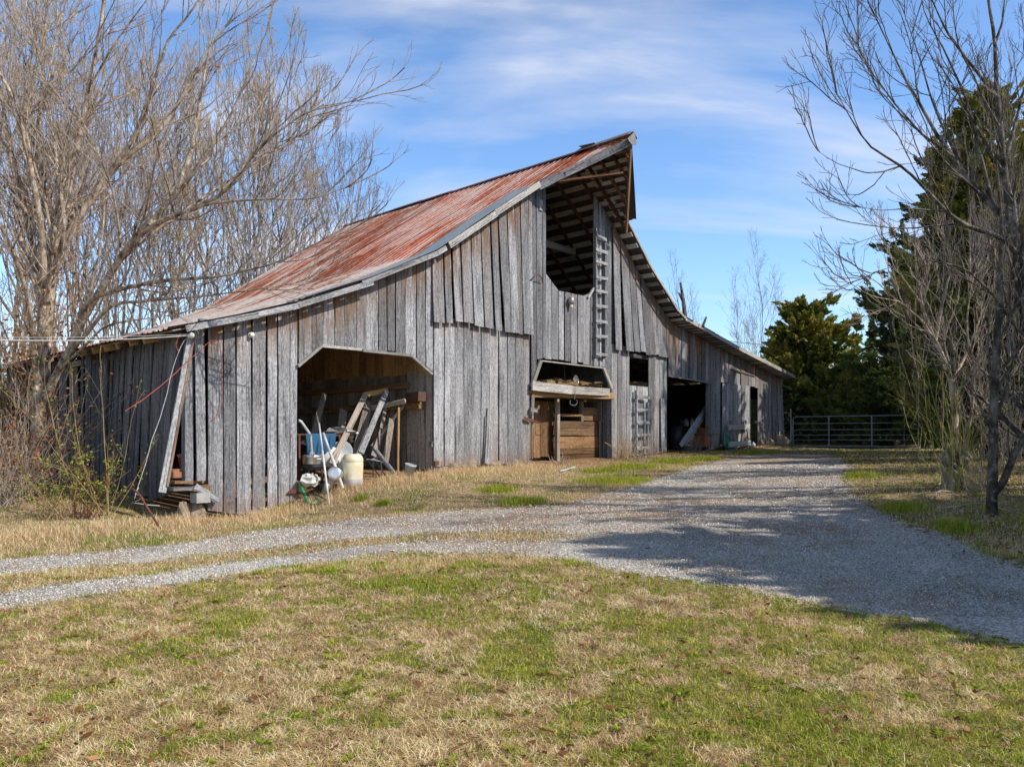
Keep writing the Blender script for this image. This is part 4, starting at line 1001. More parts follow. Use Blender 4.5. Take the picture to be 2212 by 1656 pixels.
LA([(150,765,15.5),(240,655,14.7),(330,648,14.3),(427,641,13.9),(534,628,13.6),(640,612,13.4)],.06,.01,16)
LA([(252,568,14.8),(330,500,15.2),(450,420,15.6),(560,345,15.8),(620,305,16),(680,275,16)],.07,.012,16)
LA([(295,509,14.6),(400,400,14.3),(500,250,14.2),(540,150,14.1),(580,60,14)],.07,.015,16)
LA([(355,474,14.4),(450,440,13.6),(560,430,13.2),(680,430,13),(760,400,12.8)],.05,.01,16)
LA([(103,556,16),(60,440,16.5),(20,330,16.8),(-40,230,17)],.10,.03)
LA([(128,799,15.6),(170,760,14.9),(230,700,14.3),(300,690,13.9),(370,680,13.7)],.05,.01,12)
for k in range(8):
    x0=random.uniform(70,120); LA([(x0,random.uniform(600,840),15.9),(x0+random.uniform(-60,60),500,16.1+random.uniform(-.8,.8)),(x0+random.uniform(-110,160),300,16.2),(x0+random.uniform(-160,260),60,16.4)],.07,.015,14)
def eq(limbs,K=18):
    return [resample([Vector(q) for q in l],K) for l in limbs]
limbsA=eq(limbsA)
LV=[dict(n=5,big=True,per_m=2.0,lenf=.42,ang=34,K=9,up=.06,noise=.08,umin=.22,rf=.5,lmin=.6,lmax=3.2,minr=.009),
    dict(n=3,per_m=3.6,lenf=.48,ang=36,K=7,up=.05,noise=.10,umin=.1,rf=.55,lmin=.35,lmax=1.7,minr=.0048),
    dict(n=3,per_m=3.1,lenf=.50,ang=38,K=5,up=.03,noise=.13,umin=.1,rf=.7,lmin=.18,lmax=.8,minr=.0034)]
build_tree('maple_tree','large many-stemmed bare tree spreading over the left barn roof','tree',gat(*AT(84,1000,15.8).xy[:]),limbsA,radA,LV,'bark_l','twig_l',R1,leaf=None)
# --- generic bare tree meshes
def bare_meshes(seed,H,r,spread=.55,fork=5,lv=None,trunk_bend=.9,th=1.0):
    rng=np.random.default_rng(seed); K=14
    h=np.linspace(0,1,K); tr=np.stack([np.cumsum(rng.normal(0,.03*trunk_bend*2,K))*H*.12,np.cumsum(rng.normal(0,.03*trunk_bend*2,K))*H*.12,h*H*.9],-1); tr-=tr[0]
    P0=tr[None]; R0=(r*.42*(1-h*.9)+.010)[None]
    A=children(P0,R0,rng,per_m=fork*3/H,lenf=spread,ang=36,K=10,up=.09,noise=.08,umin=.18,rf=.8,lmin=H*.12,lmax=H*.45,taper=.45)
    B=children(*A,rng,per_m=1.5*8/H,lenf=.5,ang=36,K=8,up=.07,noise=.1,umin=.2,rf=.6,lmin=.5,lmax=H*.22)
    C=children(*B,rng,per_m=2.8*8/H,lenf=.55,ang=38,K=6,up=.04,noise=.13,umin=.1,rf=.6,lmin=.3,lmax=H*.12)
    D=children(*C,rng,per_m=3.2*8/H,lenf=.6,ang=40,K=4,up=.02,noise=.15,umin=.1,rf=.7,lmin=.25,lmax=H*.07)
    for X,mr in ((A,.016),(B,.010),(C,.0072),(D,.0058)): X[1][:]=np.maximum(X[1],mr)*th
    R0=R0*th
    t=tubemesh('trunk',[(P0,R0,7),(A[0],A[1],5),(B[0],B[1],4)]); c=tubemesh('crown',[(C[0],C[1],3),(D[0],D[1],3)],False)
    return t,c
BARE=[bare_meshes(s,H,r,sp,fk) for s,H,r,sp,fk in ((1,9,.14,.5,6),(2,10,.17,.55,7),(3,11,.15,.42,8),(4,8,.12,.6,7),(9,10,.13,.5,9))]
THIN=[bare_meshes(s,H,r,sp,fk,th=.5) for s,H,r,sp,fk in ((21,9,.14,.5,6),(22,10,.17,.5,6))]
THICK=[bare_meshes(s,H,r,sp,fk,th=3.0) for s,H,r,sp,fk in ((31,10,.16,.6,4),(32,10,.18,.6,4))]
def place(meshes,loc,rot,sc,mats,name,label,group=None,cat='tree',scz=None):
    o=thing(name,label,cat,loc,group)
    for nm,me,mt in zip(('trunk','crown','twigs'),meshes,mats):
        if me.materials and me.materials[0]!=MT[mt]: me=me.copy(); me.materials.clear()
        if not me.materials: me.materials.append(MT[mt])
        c=bpy.data.objects.new(nm,me); COL.objects.link(c); c.parent=o
    o.rotation_euler=(0,0,rot); o.scale=(sc,sc,scz or sc); return o
woods=[]
RW=random.Random(5)
# (px of trunk, depth, px row of top, mesh)
for i,(x,Y,ytop,k) in enumerate(((-60,22,-150,1),(20,27,-60,2),(90,24,-20,0),(150,30,60,4),(215,27,120,2),(270,33,140,1),(330,29,170,3),(390,34,200,4),(440,30,230,0),(500,36,240,2),(560,33,290,3),(610,38,250,4),(-20,20,100,3),(60,21,180,4),(180,24,230,3),(250,26,300,4),(350,27,340,3),(470,29,370,0),(300,38,230,0),(420,40,280,1),(530,41,310,4),(585,30,410,3))):
    ytop=ytop+max(0,min(120,(520-x)*.5)); p=AT(x,900,Y); p.z=gh(p.x,p.y)-.1; Hn=(HY-ytop)/F*Y+EYE-p.z; base_h=(9,10,11,8,10)[k]*.98
    place(BARE[k],p,RW.uniform(0,6.28),Hn/base_h*.78,('bark_m','twig_y' if i%3 else 'twig_l'),'bare_tree','thin bare tree standing in the woods behind the left fence','bare trees in the left woods',scz=Hn/base_h)
p=AT(683,900,34); p.z=1.4; sc_=((HY-245)/F*34)/10.2; place(BARE[1],p,1.0,sc_*.7,('bark_l','twig_g'),'bare_tree','tall pale bare tree rising just beyond the red roof',scz=sc_)
p=AT(770,900,37); p.z=1.4; sc_=((HY-385)/F*37)/10.6; place(BARE[4],p,2.3,sc_*.62,('bark_m','twig_g'),'bare_tree','bare tree with fine twigs at the roof ridge, right of the pale tree',scz=sc_)
p=AT(735,900,40); p.z=1.4; sc_=((HY-345)/F*40)/8.4; place(BARE[3],p,4.0,sc_*.6,('bark_m','twig_g'),'bare_tree','rounded bare tree behind the roof between the two taller ones',scz=sc_)
p=AT(1478,900,46); p.z=1.6; place(THIN[0],p,.5,((HY-600)/F*46)/9.2,('bark_d','twig_g'),'bare_tree','small bare tree just above the right roof slope')
sn=MB(); sn.tube([AT(1490,760,44),AT(1482,700,44),AT(1476,650,44),AT(1470,610,44)],[.14,.13,.11,.06],7); sn.tube([AT(1478,655,44),AT(1466,632,44)],[.1,.05],6); sn.tube([AT(1520,760,45),AT(1519,702,45),AT(1526,684,45)],[.08,.08,.05],6)
o=sn.build('dead_tree','bark_d'); tag(o,'dark broken snag showing above the right roof slope','tree')
for x,Y,yt,k,r,lb_ in ((1655,52,565,2,.4,'tall slim bare tree between roof and olive cedar'),(1600,56,640,0,2,'pale bare tree nearest the lean-to roof'),(1632,58,655,3,3,'low bare tree behind the tall slim one')):
    p=AT(x,900,Y); p.z=1.7; place(THIN[k%2],p,r,((HY-yt)/F*Y)/((9,10)[k%2]*1.02),('bark_m','twig_g'),'bare_tree',lb_)
# --- right birch-like trees
LVR=[dict(n=5,big=True,per_m=2.2,lenf=.42,ang=32,K=9,up=.06,noise=.08,umin=.15,rf=.5,lmin=.5,lmax=2.2,minr=.007),
    dict(n=3,per_m=5.0,lenf=.50,ang=34,K=7,up=.05,noise=.10,umin=.1,rf=.55,lmin=.3,lmax=1.4,minr=.0042),
    dict(n=3,per_m=5.6,lenf=.55,ang=36,K=5,up=.03,noise=.13,umin=.1,rf=.7,lmin=.15,lmax=.7,minr=.0030)]
limbsA=[];radA=[]
YR=11.0
LA([(2262,1120,YR),(2250,900,YR),(2230,760,YR),(2212,620,YR),(2190,500,YR)],.17,.12)
LA([(2206,560,YR),(2165,512,10.8),(2090,490,10.6),(2042,456,10.4),(2001,411,10.3),(1967,374,10.2),(1945,359,10.1),(1870,310,10),(1835,250,10),(1797,187,10)],.075,.010,20)
LA([(1945,359,10.1),(1905,372,10),(1870,374,9.9),(1802,351,9.8),(1765,325,9.8)],.022,.006,10)
LA([(2188,500,YR),(2146,449,11.1),(2090,389,11.2),(2057,337,11.2),(2027,295,11.3),(1978,209,11.3),(1952,165,11.4),(1918,93,11.4),(1890,30,11.4)],.085,.014,20)
LA([(2188,500,YR),(2169,359,YR),(2154,209,YR),(2150,93,YR),(2135,0,YR),(2120,-120,YR)],.10,.03)
LA([(2154,210,YR),(2090,130,10.9),(2045,70,10.8),(1995,-40,10.7)],.05,.015)
LA([(2146,449,11.1),(2090,220,11.6),(2046,120,11.8),(1997,30,12),(1985,-40,12)],.055,.015)
LA([(2150,93,YR),(2165,50,YR),(2172,-20,YR)],.04,.02); LA([(2169,359,YR),(2200,240,YR),(2230,130,YR),(2240,0,YR)],.05,.02)
LA([(2057,337,11.2),(1990,290,11),(1930,220,10.9),(1885,160,10.8),(1850,90,10.8)],.04,.008,14)
LA([(2042,456,10.4),(1960,450,10.2),(1900,455,10.1),(1850,445,10)],.025,.006,12)
LA([(2090,389,11.2),(2020,240,11.6),(1985,120,11.7),(1950,20,11.8)],.045,.012,14)
LA([(2230,760,YR),(2150,640,10.6),(2080,575,10.3),(1990,560,10.1),(1880,590,10)],.05,.008,14)
build_tree('maple_tree','tall bare tree at the right edge with branches sweeping left','tree',gat(*AT(2262,1100,YR).xy[:]),eq(limbsA),[(a*.72,b*.6) for a,b in radA],LVR,'bark_r','twig_dk',R1)
limbsA=[];radA=[]; Yb=GP(2060,1056).y
LA([(2060,1062,Yb),(2064,905,Yb),(2057,823,Yb),(2027,748,Yb),(2008,710,Yb),(1989,654,Yb),(1985,606,Yb),(1975,540,Yb)],.10,.02,18)
LA([(2020,735,Yb),(2036,654,Yb),(2052,590,Yb),(2045,520,Yb)],.05,.012)
LA([(2072,1060,Yb),(2084,950,Yb-.2),(2101,886,Yb-.3),(2105,800,Yb-.3),(2085,700,Yb-.3),(2100,600,Yb-.3),(2140,520,Yb)],.045,.010)
LA([(2027,748,Yb),(1990,690,Yb-.4),(1940,650,Yb-.6),(1880,640,Yb-.8),(1820,600,Yb-.9)],.035,.006)
LA([(2057,823,Yb),(2090,760,Yb+.3),(2120,680,Yb+.4),(2150,600,Yb+.5)],.04,.008)
LA([(1989,654,Yb),(1950,600,Yb-.2),(1920,540,Yb-.3)],.025,.006)
build_tree('maple_tree','slender pale-stemmed bare tree rising from the shoots right of gate','tree',gat(*AT(2060,1056,Yb).xy[:]),eq(limbsA),radA,LVR,'bark_l','twig_l',R1)
limbsA=[];radA=[]; Yc=GP(2143,1112).y
LA([(2143,1120,Yc),(2144,1050,Yc),(2146,998,Yc),(2146,867,Yc),(2154,755,Yc),(2160,620,Yc),(2165,480,Yc),(2150,330,Yc)],.105,.02,18)
LA([(2146,1065,Yc),(2165,1047,Yc-.1),(2191,980,Yc-.2),(2225,925,Yc-.3),(2270,860,Yc-.4)],.075,.04)
LA([(2146,940,Yc),(2110,860,Yc-.2),(2060,800,Yc-.3)],.03,.008); LA([(2150,850,Yc),(2190,780,Yc),(2215,700,Yc)],.04,.012)
build_tree('walnut_tree','dark forked trunk at right front with a leaning second stem','tree',gat(*AT(2143,1112,Yc).xy[:]),eq(limbsA),radA,LVR[:3],'bark_d','twig_g',R1)
SLIM=[bare_meshes(s,H,r,sp,fk,th=.62) for s,H,r,sp,fk in ((41,9,.13,.42,7),(42,10,.14,.40,8),(43,9,.12,.45,7))]
for i,(x,Y,yt,w_s) in enumerate(((1985,21,520,.5),(2035,17,430,.5),(2092,19,330,.5),(2118,14.5,470,.45),(2185,16,250,.5),(2205,13.2,420,.45),(1955,24,640,.5),(2160,22,180,.5),(2070,23,520,.55))):
    p=AT(x,900,Y); p.z=gh(p.x,p.y)-.1; sc_=((HY-yt)/F*Y+EYE-p.z)/9.6
    place(SLIM[i%3],p,i*1.1,sc_*w_s,('bark_m' if i%2 else 'bark_l','twig_g' if i%3 else 'twig_l'),'bare_tree','slim bare tree tangled among others before the right-hand cedars','slim bare trees before the right cedars',scz=sc_)
# shoots bush
def shoots(name,label,base,n,h,spread,m,rng,r=.006,lv=True,leaf=None,K=8,group=None):
    P=np.zeros((n,K,3)); d=norm(np.stack([rng.normal(0,spread,n),rng.normal(0,spread,n),np.ones(n)],-1))
    P[:,0]=np.array(base)+np.stack([rng.normal(0,.12,n),rng.normal(0,.12,n),np.zeros(n)],-1); ln=h*rng.uniform(.45,1.15,n)/(K-1)
    for j in range(1,K):
        d=norm(d+rng.normal(size=(n,3))*.07+np.array([0,0,.02])); P[:,j]=P[:,j-1]+d*ln[:,None]
    R=r*rng.uniform(.7,1.5,n)[:,None]*np.linspace(1,.35,K)[None]
    C=children(P,R,rng,per_m=2.5,lenf=.4,ang=35,K=5,up=.05,noise=.1,rf=.7,lmin=.1,lmax=.8); C[1][:]=np.maximum(C[1],.0028)
    root=thing(name,label,'bush',Vector(base),group)
    link('stems',tubemesh('stems',[(P,R,4),(C[0],C[1],3)]),m,root)
    if leaf:
        mm,cnt,sz=leaf; allp=np.concatenate([P[:,2:].reshape(-1,3),C[0].reshape(-1,3)]); k=rng.integers(0,len(allp),cnt)
        link('leaves',leafcloud('leaves',allp[k]+rng.normal(size=(cnt,3))*.035,sz,rng),mm,root)
    return root
R2=np.random.default_rng(77)
b0=gat(*AT(2060,1060,Yb-.1).xy[:])
shoots('shoot_bush','bush of yellow green shoots around the pale stems',b0,34,1.8,.26,'twig_green',R2,.007)
shoots('shoot_bush','brown weedy stems at the foot of the forked trunk',gat(*AT(2105,1075,Yb-.3).xy[:]),60,.7,.5,'twig_l',R2,.004)
shoots('shoot_bush','tangle of pale stems behind the forked trunk',gat(*AT(2170,1060,Yb+2).xy[:]),35,2.2,.4,'twig_l',R2,.006)
shoots('shoot_bush','grey brush at the right edge of the picture',gat(*AT(2260,1060,Yb+1.2).xy[:]),35,2.0,.5,'twig_g',R2,.006)
shoots('shoot_bush','brush behind the slender pale-stemmed tree',gat(*AT(2080,1010,Yb+6).xy[:]),40,2.2,.3,'twig_l',R2,.007)
p=GP(2060,1056)
ro=MB(); ro.tube([p-Z*.1,p+Z*.3,p+Z*.62],[.2,.17,.15],9); 
for a in range(6): ro.blob(p+Vector((math.cos(a)*.12,math.sin(a)*.12,.45+.1*math.sin(a*3))),.10,.10,.12,.2)
tag(ro.build('tree_stump','bark_m'),'knobbly old stump from which pale shoots grow','stump')
# left shrubs
pl=AT(190,1090,13.6); shoots('leafy_shrub','shrub with yellow green leaves and red stems by the side wall',gat(pl.x,pl.y),26,1.35,.55,'twig_r',R2,.006,leaf=('springleaf',800,.028))
pl=AT(120,1095,13.3); shoots('leafy_shrub','small leafy shrub nearest the left rail fence',gat(pl.x,pl.y),26,1.0,.6,'twig_y',R2,.006,leaf=('springleaf',550,.024))
pl=AT(235,1085,13.6); shoots('leafy_shrub','tall thin arching stems with few leaves before the side wall',gat(pl.x,pl.y),9,2.5,.35,'twig_y',R2,.007,leaf=('springleaf',300,.026))
pl=AT(45,1060,15.0); shoots('leafy_shrub','brush with orange dead leaves under the big left tree',gat(pl.x,pl.y),70,2.6,.6,'twig_l',R2,.007,leaf=('deadleaf',1100,.045))
pl=AT(10,1080,14.2); shoots('leafy_shrub','bare brown brush at the far left edge',gat(pl.x,pl.y),60,1.5,.6,'twig_l',R2,.006,leaf=('deadleaf',350,.04))
pl=AT(-40,1060,19.5); shoots('leafy_shrub','thicket of pale stems behind the left rail fence',gat(pl.x,pl.y),150,4.4,.35,'twig_y',R2,.010,leaf=('deadleaf',500,.05))
pl=AT(40,1060,20.5); shoots('leafy_shrub','thicket of tan stems behind the big left tree',gat(pl.x,pl.y),150,5.0,.35,'twig_y',R2,.010,leaf=('deadleaf',600,.05))
# dead leaves clinging to low branches of the left tree
rr=np.random.default_rng(8); C=[]
for x,y,s_,n in ((100,900,70,260),(60,760,60,240),(90,700,80,160),(130,600,60,90),(30,980,60,200),(60,420,60,60),(140,1010,60,160)):
    for _ in range(n):
        q=AT(x+rr.normal(0,s_*.6),y+rr.normal(0,s_*.6),15.6+rr.normal(0,.8)); C.append(tuple(q))
# grouped in small bunches rather than dust
o=link('leaves',leafcloud('leaves',np.array(C),.045,rr),'deadleaf',[x for x in COL.objects if x.name=='maple_tree'][0])
# --- cedars
def cedar(name,label,base,H,Rm,m,seed,n=1500,per=46,shape='cone',leafs=.075,lo=.02,group=None):
    rng=np.random.default_rng(seed); root=thing(name,label,'tree',base,group)
    nl=max(30,n//13); hl=lo+(1-lo)*rng.random(nl)**.95; azl=rng.random(nl)*2*np.pi; k_=rng.integers(0,nl,n)
    h=hl[k_]; az=azl[k_]+rng.normal(0,.16,n)
    if shape=='cone': prof=(1-h)**.75*(.55+.45*np.minimum(1,h/.12))
    else: prof=np.sqrt(np.clip(1-((h-.42)/.6)**2,0,1))*(1-.25*h)
    ll=rng.uniform(.38,1.32,nl)[k_]; rad=np.maximum(Rm*prof*ll,Rm*.06)
    q=.22+.78*rng.random(n)**.8
    out=np.stack([np.cos(az),np.sin(az),np.zeros(n)],-1); el_=rng.uniform(.15,.75,nl)[k_]
    C=out*(rad*q)[:,None]+np.array([0,0,1])*(h*H*.96+rad*q*el_*q)[:,None]+rng.normal(size=(n,3))*Rm*.03
    d=norm(out+np.array([0,0,1])*(el_+rng.uniform(-.1,.5,n))[:,None]+rng.normal(size=(n,3))*.35)
    ln=Rm*.20*rng.uniform(.5,1.3,n)*(.45+.55*prof)
    u=rng.random((n,per)); P=C[:,None]+d[:,None]*(u*ln[:,None])[...,None]+rng.normal(size=(n,per,3))*(.17*ln[:,None]*(1.15-u))[...,None]
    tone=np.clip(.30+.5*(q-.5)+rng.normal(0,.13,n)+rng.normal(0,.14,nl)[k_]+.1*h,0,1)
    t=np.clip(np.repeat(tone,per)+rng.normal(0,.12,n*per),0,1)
    P=P.reshape(-1,3)+np.array(base)
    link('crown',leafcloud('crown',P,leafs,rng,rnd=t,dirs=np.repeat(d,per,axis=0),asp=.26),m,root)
    mb=MB(); b=Vector(base); mb.tube([b-Z*.2,b+Z*H*.5,b+Z*H*.97],[Rm*.09,Rm*.06,.02],7)
    for i in range(26):
        k=rng.random(); a=rng.random()*6.28; z=H*(.08+.85*k); L_=Rm*(1-k)*.8
        mb.tube([b+Z*z,b+Z*(z+L_*.3)+Vector((math.cos(a),math.sin(a),0))*L_],[.03,.01],4)
    mb.build('trunk','bark_m',root); return root
def cedar_at(x,ytop,Y,wpx,m,seed,label,shape='cone',n=1500,per=64,leafs=None,group=None,name='cedar_tree'):
    p=AT(x,900,Y); p.z=gh(p.x,p.y)-.1; H=(HY-ytop)/F*Y+EYE-p.z
    return cedar(name,label,p,H,wpx/F*Y/2,MT[m],seed,n,per,shape,leafs or .0030*Y,group=group)
cedar_at(1742,655,44,205,'cedar_y',3,'olive green cedar standing behind the gate, nearest the barn','oval',2400)
cedar_at(1850,668,50,60,'cedar',4,'slim pointed juniper right of the olive cedar','cone',700)
cedar_at(1882,690,52,60,'cedar',5,'slim juniper second from the olive cedar','cone',700)
cedar_at(1800,800,40,130,'cedar',6,'low green cedar between the olive cedar and gate','oval',1300)
cedar_at(1690,800,42,110,'cedar_d',16,'low dark cedar peeking past the barn corner','oval',1000)
cedar_at(1870,790,38,130,'cedar',7,'bushy green cedar behind the middle of the gate','oval',1400)
cedar_at(2000,545,37,300,'cedar_d',8,'broad dark cedar behind the right end of the gate','oval',2200,64,.11)
cedar_at(2130,185,24,330,'cedar_y',9,'tallest cedar with sunlit olive top at upper right','oval',3200,70,.080)
cedar_at(2050,385,30,260,'cedar_d',31,'tall dark cedar left of the tallest one','oval',2200,64,.09)
cedar_at(2190,430,21,200,'cedar_y',32,'olive cedar below the tallest one at right','cone',2000,64,.07)
cedar_at(2250,230,25,280,'cedar_y',10,'tall cedar cut by the right edge of the picture','oval',1500,70,.080)
cedar_at(2075,660,24,150,'cedar_d',12,'dark lower cedar in front of the broad dark one','oval',1500,46,.075)
cedar_at(2120,620,19,190,'cedar_d',13,'shaded cedar right behind the slender pale tree','oval',1900,46,.065)
cedar_at(2225,640,18,170,'cedar_d',14,'shaded cedar at the right edge behind the forked trunk','oval',1500,46,.065)
cedar_at(1930,800,34,150,'cedar_d',15,'dark bushy cedar just behind the gate right half','oval',1400)
cedar_at(632,560,33,70,'cedar',21,'small cedar showing between bare trees at the roof edge','oval',700)
# wood edge behind: dark thicket
def thicket(m):
    pass
RT=np.random.default_rng(31)
M=5200; xx=RT.uniform(-4,30,M)+10; yy=RT.uniform(46,54,M); 
Cn=np.stack([RT.uniform(8,46,60000),RT.uniform(40,55,60000),np.zeros(60000)],-1)
hz=3.6+1.2*np.sin(Cn[:,0]*.7)+.8*np.sin(Cn[:,0]*1.9+1)
Cn[:,2]=GH(Cn[:,0],Cn[:,1])+RT.random(60000)*hz
o=link('thicket',leafcloud('thicket',Cn,.17,RT),'cedar_d'); tag(o,'dark evergreen thicket closing the view behind the gate','undergrowth',kind='stuff')
Cn=np.stack([RT.uniform(-46,-6,50000),RT.uniform(34,50,50000),np.zeros(50000)],-1)
Cn[:,2]=GH(Cn[:,0],Cn[:,1])+RT.random(50000)**1.5*(3.0+.8*np.sin(Cn[:,0]*.9))
o=link('undergrowth',leafcloud('undergrowth',Cn,.12,RT),'deadleaf'); tag(o,'brown leafy undergrowth low in the woods on the left','undergrowth',kind='stuff')
# off-frame trees that shade the drive
for i,(x,y,H,Rm,lb_) in enumerate(((12.0,5.5,9.3,2.0,'tall cedar beyond the right edge, shading the drive fork'),(12.3,4.3,7.9,2.1,'bushy cedar beyond the right edge, shading the lawn edge'),(11.6,6.8,7.0,2.0,'low cedar beyond the right edge, nearest the forked trunk'),(14.6,4.6,9.8,2.4,'tallest cedar outside the right edge, in the second row'),(14.8,7.2,8.2,2.2,'broad cedar outside the right edge, in the second row'),(10.9,3.5,5.6,1.6,'small cedar beyond the right edge closest to the lawn'))):
    cedar('cedar_tree',lb_,gat(x,y),H,Rm,MT['cedar_d'],40+i,2300,46,'oval',.10,lo=.04)
for i,(x,y,k,sc,lb_) in enumerate(((17,12.5,2,.8,'bare tree out of frame right, further back'),(20,16,0,.9,'bare tree on the right bank, furthest back'),(17.5,20,4,1.1,'tall bare tree out of frame shading the barn right half'),(10.8,9.0,4,.6,'small bare tree out of frame right, nearest the drive'),(11.8,11.3,1,.75,'spreading bare tree out of frame beside the forked trunk'),(14.6,13.8,2,.8,'spreading bare tree out of frame behind the forked trunk'),(12.4,13.5,3,.7,'small bare tree on the right bank'))):
    place(THICK[k%2],gat(x,y),i*1.3,sc*1.05,('bark_m','twig_g'),'bare_tree',lb_)
# weeds by the wall
def stalks(base,n,h,spread,m,label,seed):
    rng=np.random.default_rng(seed); K=5; P=np.zeros((n,K,3)); d=norm(np.stack([rng.normal(0,spread,n),rng.normal(0,spread,n),np.ones(n)],-1))
    P[:,0]=np.array(base)+np.stack([rng.normal(0,.15,n),rng.normal(0,.12,n),np.zeros(n)],-1)
    for j in range(1,K): d=norm(d+rng.normal(size=(n,3))*.12); P[:,j]=P[:,j-1]+d*(h*rng.uniform(.5,1.2,n)/(K-1))[:,None]
    R=.006*rng.uniform(.6,2,n)[:,None]*np.linspace(1,.4,K)[None]
    o=link('dry_weeds',tubemesh('dry_weeds',[(P,R,4)]),m); tag(o,label,'weeds')
stalks(GP(1385,985),34,.85,.45,'twig_l','tall pale dead stalks at the foot of the lower ladder',1)
stalks(GP(1350,985),30,.9,.3,'twig_y','dry tan stalks against the boards left of the lower ladder',2)
stalks(GP(1490,975),60,.6,.6,'twig_g','grey dead weeds in front of the right bay',3)
stalks(GP(1632,968),12,1.0,.25,'twig_l','thin dead stalks by the narrow doorway',4)
stalks(GP(1215,1003),20,.35,.5,'twig_l','short dead stalks before the stall partition',5)
for i,(x,y,l,a) in enumerate(((1990,1060,1.6,.2),(1940,1075,1.1,-.3),(2010,1085,1.3,.5),(1900,1045,.9,-.1),(2040,1100,1.0,.1))):
    p=GP(x,y); rr_=random.Random(i); pts=[]; dd=a; q=p+Z*.03
    for k in range(7): pts.append(q.copy()); dd+=rr_.uniform(-.3,.3); q=q+Vector((math.cos(dd),math.sin(dd),0))*l/6; q.z=gh(q.x,q.y)+.03+.05*math.sin(k)
    one('fallen_branch',['long pale fallen branch on the right bank, nearest the shoots','curved fallen branch on the bank by the gravel edge','fallen branch lying in front of the shoots bush','short fallen stick higher up the right bank','fallen stick closest to the forked trunk'][i],'branch','twig_l',lambda m:m.tube(pts,[.014,.014,.012,.011,.009,.007,.004],5))
# ------------------------------------------------------------------ ground, drive
def axis(lo,hi,step,far,gr=1.35):
    a=list(np.arange(lo,hi+1e-6,step)); s=step
    x=hi
    while x<far: s*=gr; x+=s; a.append(x)
    s=step; x=lo; pre=[]
    while x>-far: s*=gr; x-=s; pre.append(x)
    return np.array(pre[::-1]+a)
def gridmesh(xs,ys,zf):
    X,Y=np.meshgrid(xs,ys,indexing='ij'); Zg=zf(X.ravel(),Y.ravel()); idx=np.arange(X.size).reshape(X.shape)
    f=np.stack([idx[:-1,:-1],idx[1:,:-1],idx[1:,1:],idx[:-1,1:]],-1).reshape(-1,4)
    return np.stack([X.ravel(),Y.ravel(),Zg],-1),f
def poly(pxs): return np.array([tuple(GP(x,y).xy[:]) for x,y in pxs])
def inside(P,x,y):
    c=np.zeros(x.shape,bool); n=len(P); j=n-1
    for i in range(n):
        xi,yi=P[i]; xj,yj=P[j]
        with np.errstate(divide='ignore',invalid='ignore'):
            t=((yi>y)!=(yj>y))&(x<(xj-xi)*(y-yi)/(yj-yi+1e-12)+xi)
        c^=t; j=i
    return c
OUT=poly([(-250,1240),(0,1212),(200,1194),(400,1174),(560,1148),(700,1128),(900,1111),(1100,1101),(1220,1092),(1350,1058),(1470,1020),(1560,990),(1680,980),(1790,982),(1830,1005),(1815,1040),(1860,1080),(1950,1128),(2060,1168),(2212,1225),(2500,1310),(2900,1420),(2900,1640),(2500,1470),(2212,1398),(2000,1350),(1800,1310),(1600,1275),(1400,1243),(1200,1208),(1000,1193),(850,1198),(700,1213),(560,1234),(400,1260),(200,1288),(0,1316),(-250,1360)])
STRIP=poly([(-250,1290),(0,1243),(200,1224),(400,1203),(700,1170),(900,1152),(1050,1147),(1190,1150),(1280,1165),(1150,1172),(1000,1166),(850,1175),(700,1187),(400,1228),(200,1254),(0,1284),(-250,1330)])
def dist(x,y,a=.16,sc=.5): return x+(vn(x,y,sc,3,1)-.5)*a*2, y+(vn(x,y,sc,3,2)-.5)*a*2
def gravelmask(x,y):
    xd,yd=dist(x,y); xd2,yd2=dist(xd,yd,.05,.09)
    return inside(OUT,xd2,yd2)&~inside(STRIP,xd2,yd2)
P,f=gridmesh(axis(-22,24,.3,700),axis(-4,46,.3,700),GH)
q=np.linalg.norm(P[:,:2]-0,axis=1)
dirt=np.zeros(len(P))
pb_=W(0,0,0); sx=(P[:,0]-O.x)*U.x+(P[:,1]-O.y)*U.y; tx=(P[:,0]-O.x)*V.x+(P[:,1]-O.y)*V.y
dirt=np.where((tx>-.5)&(tx<DEP)&(sx>0)&(sx<25.3),1.0,0); dirt=np.maximum(dirt,np.clip(1-np.hypot(sx-11.2,tx+.6)/2.4,0,1))
dirt=np.maximum(dirt,.6*inside(OUT,P[:,0],P[:,1])*(P[:,0]>1))
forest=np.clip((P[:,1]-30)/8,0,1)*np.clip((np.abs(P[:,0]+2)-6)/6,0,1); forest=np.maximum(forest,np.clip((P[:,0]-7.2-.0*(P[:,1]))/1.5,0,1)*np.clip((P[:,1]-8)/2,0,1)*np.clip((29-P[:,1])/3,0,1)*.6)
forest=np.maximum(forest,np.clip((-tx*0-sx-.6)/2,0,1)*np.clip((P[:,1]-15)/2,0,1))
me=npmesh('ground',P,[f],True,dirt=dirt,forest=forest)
tag(link('ground',me,'ground'),'sloping lawn of dry tan and green grass around the barn','ground',kind='structure')
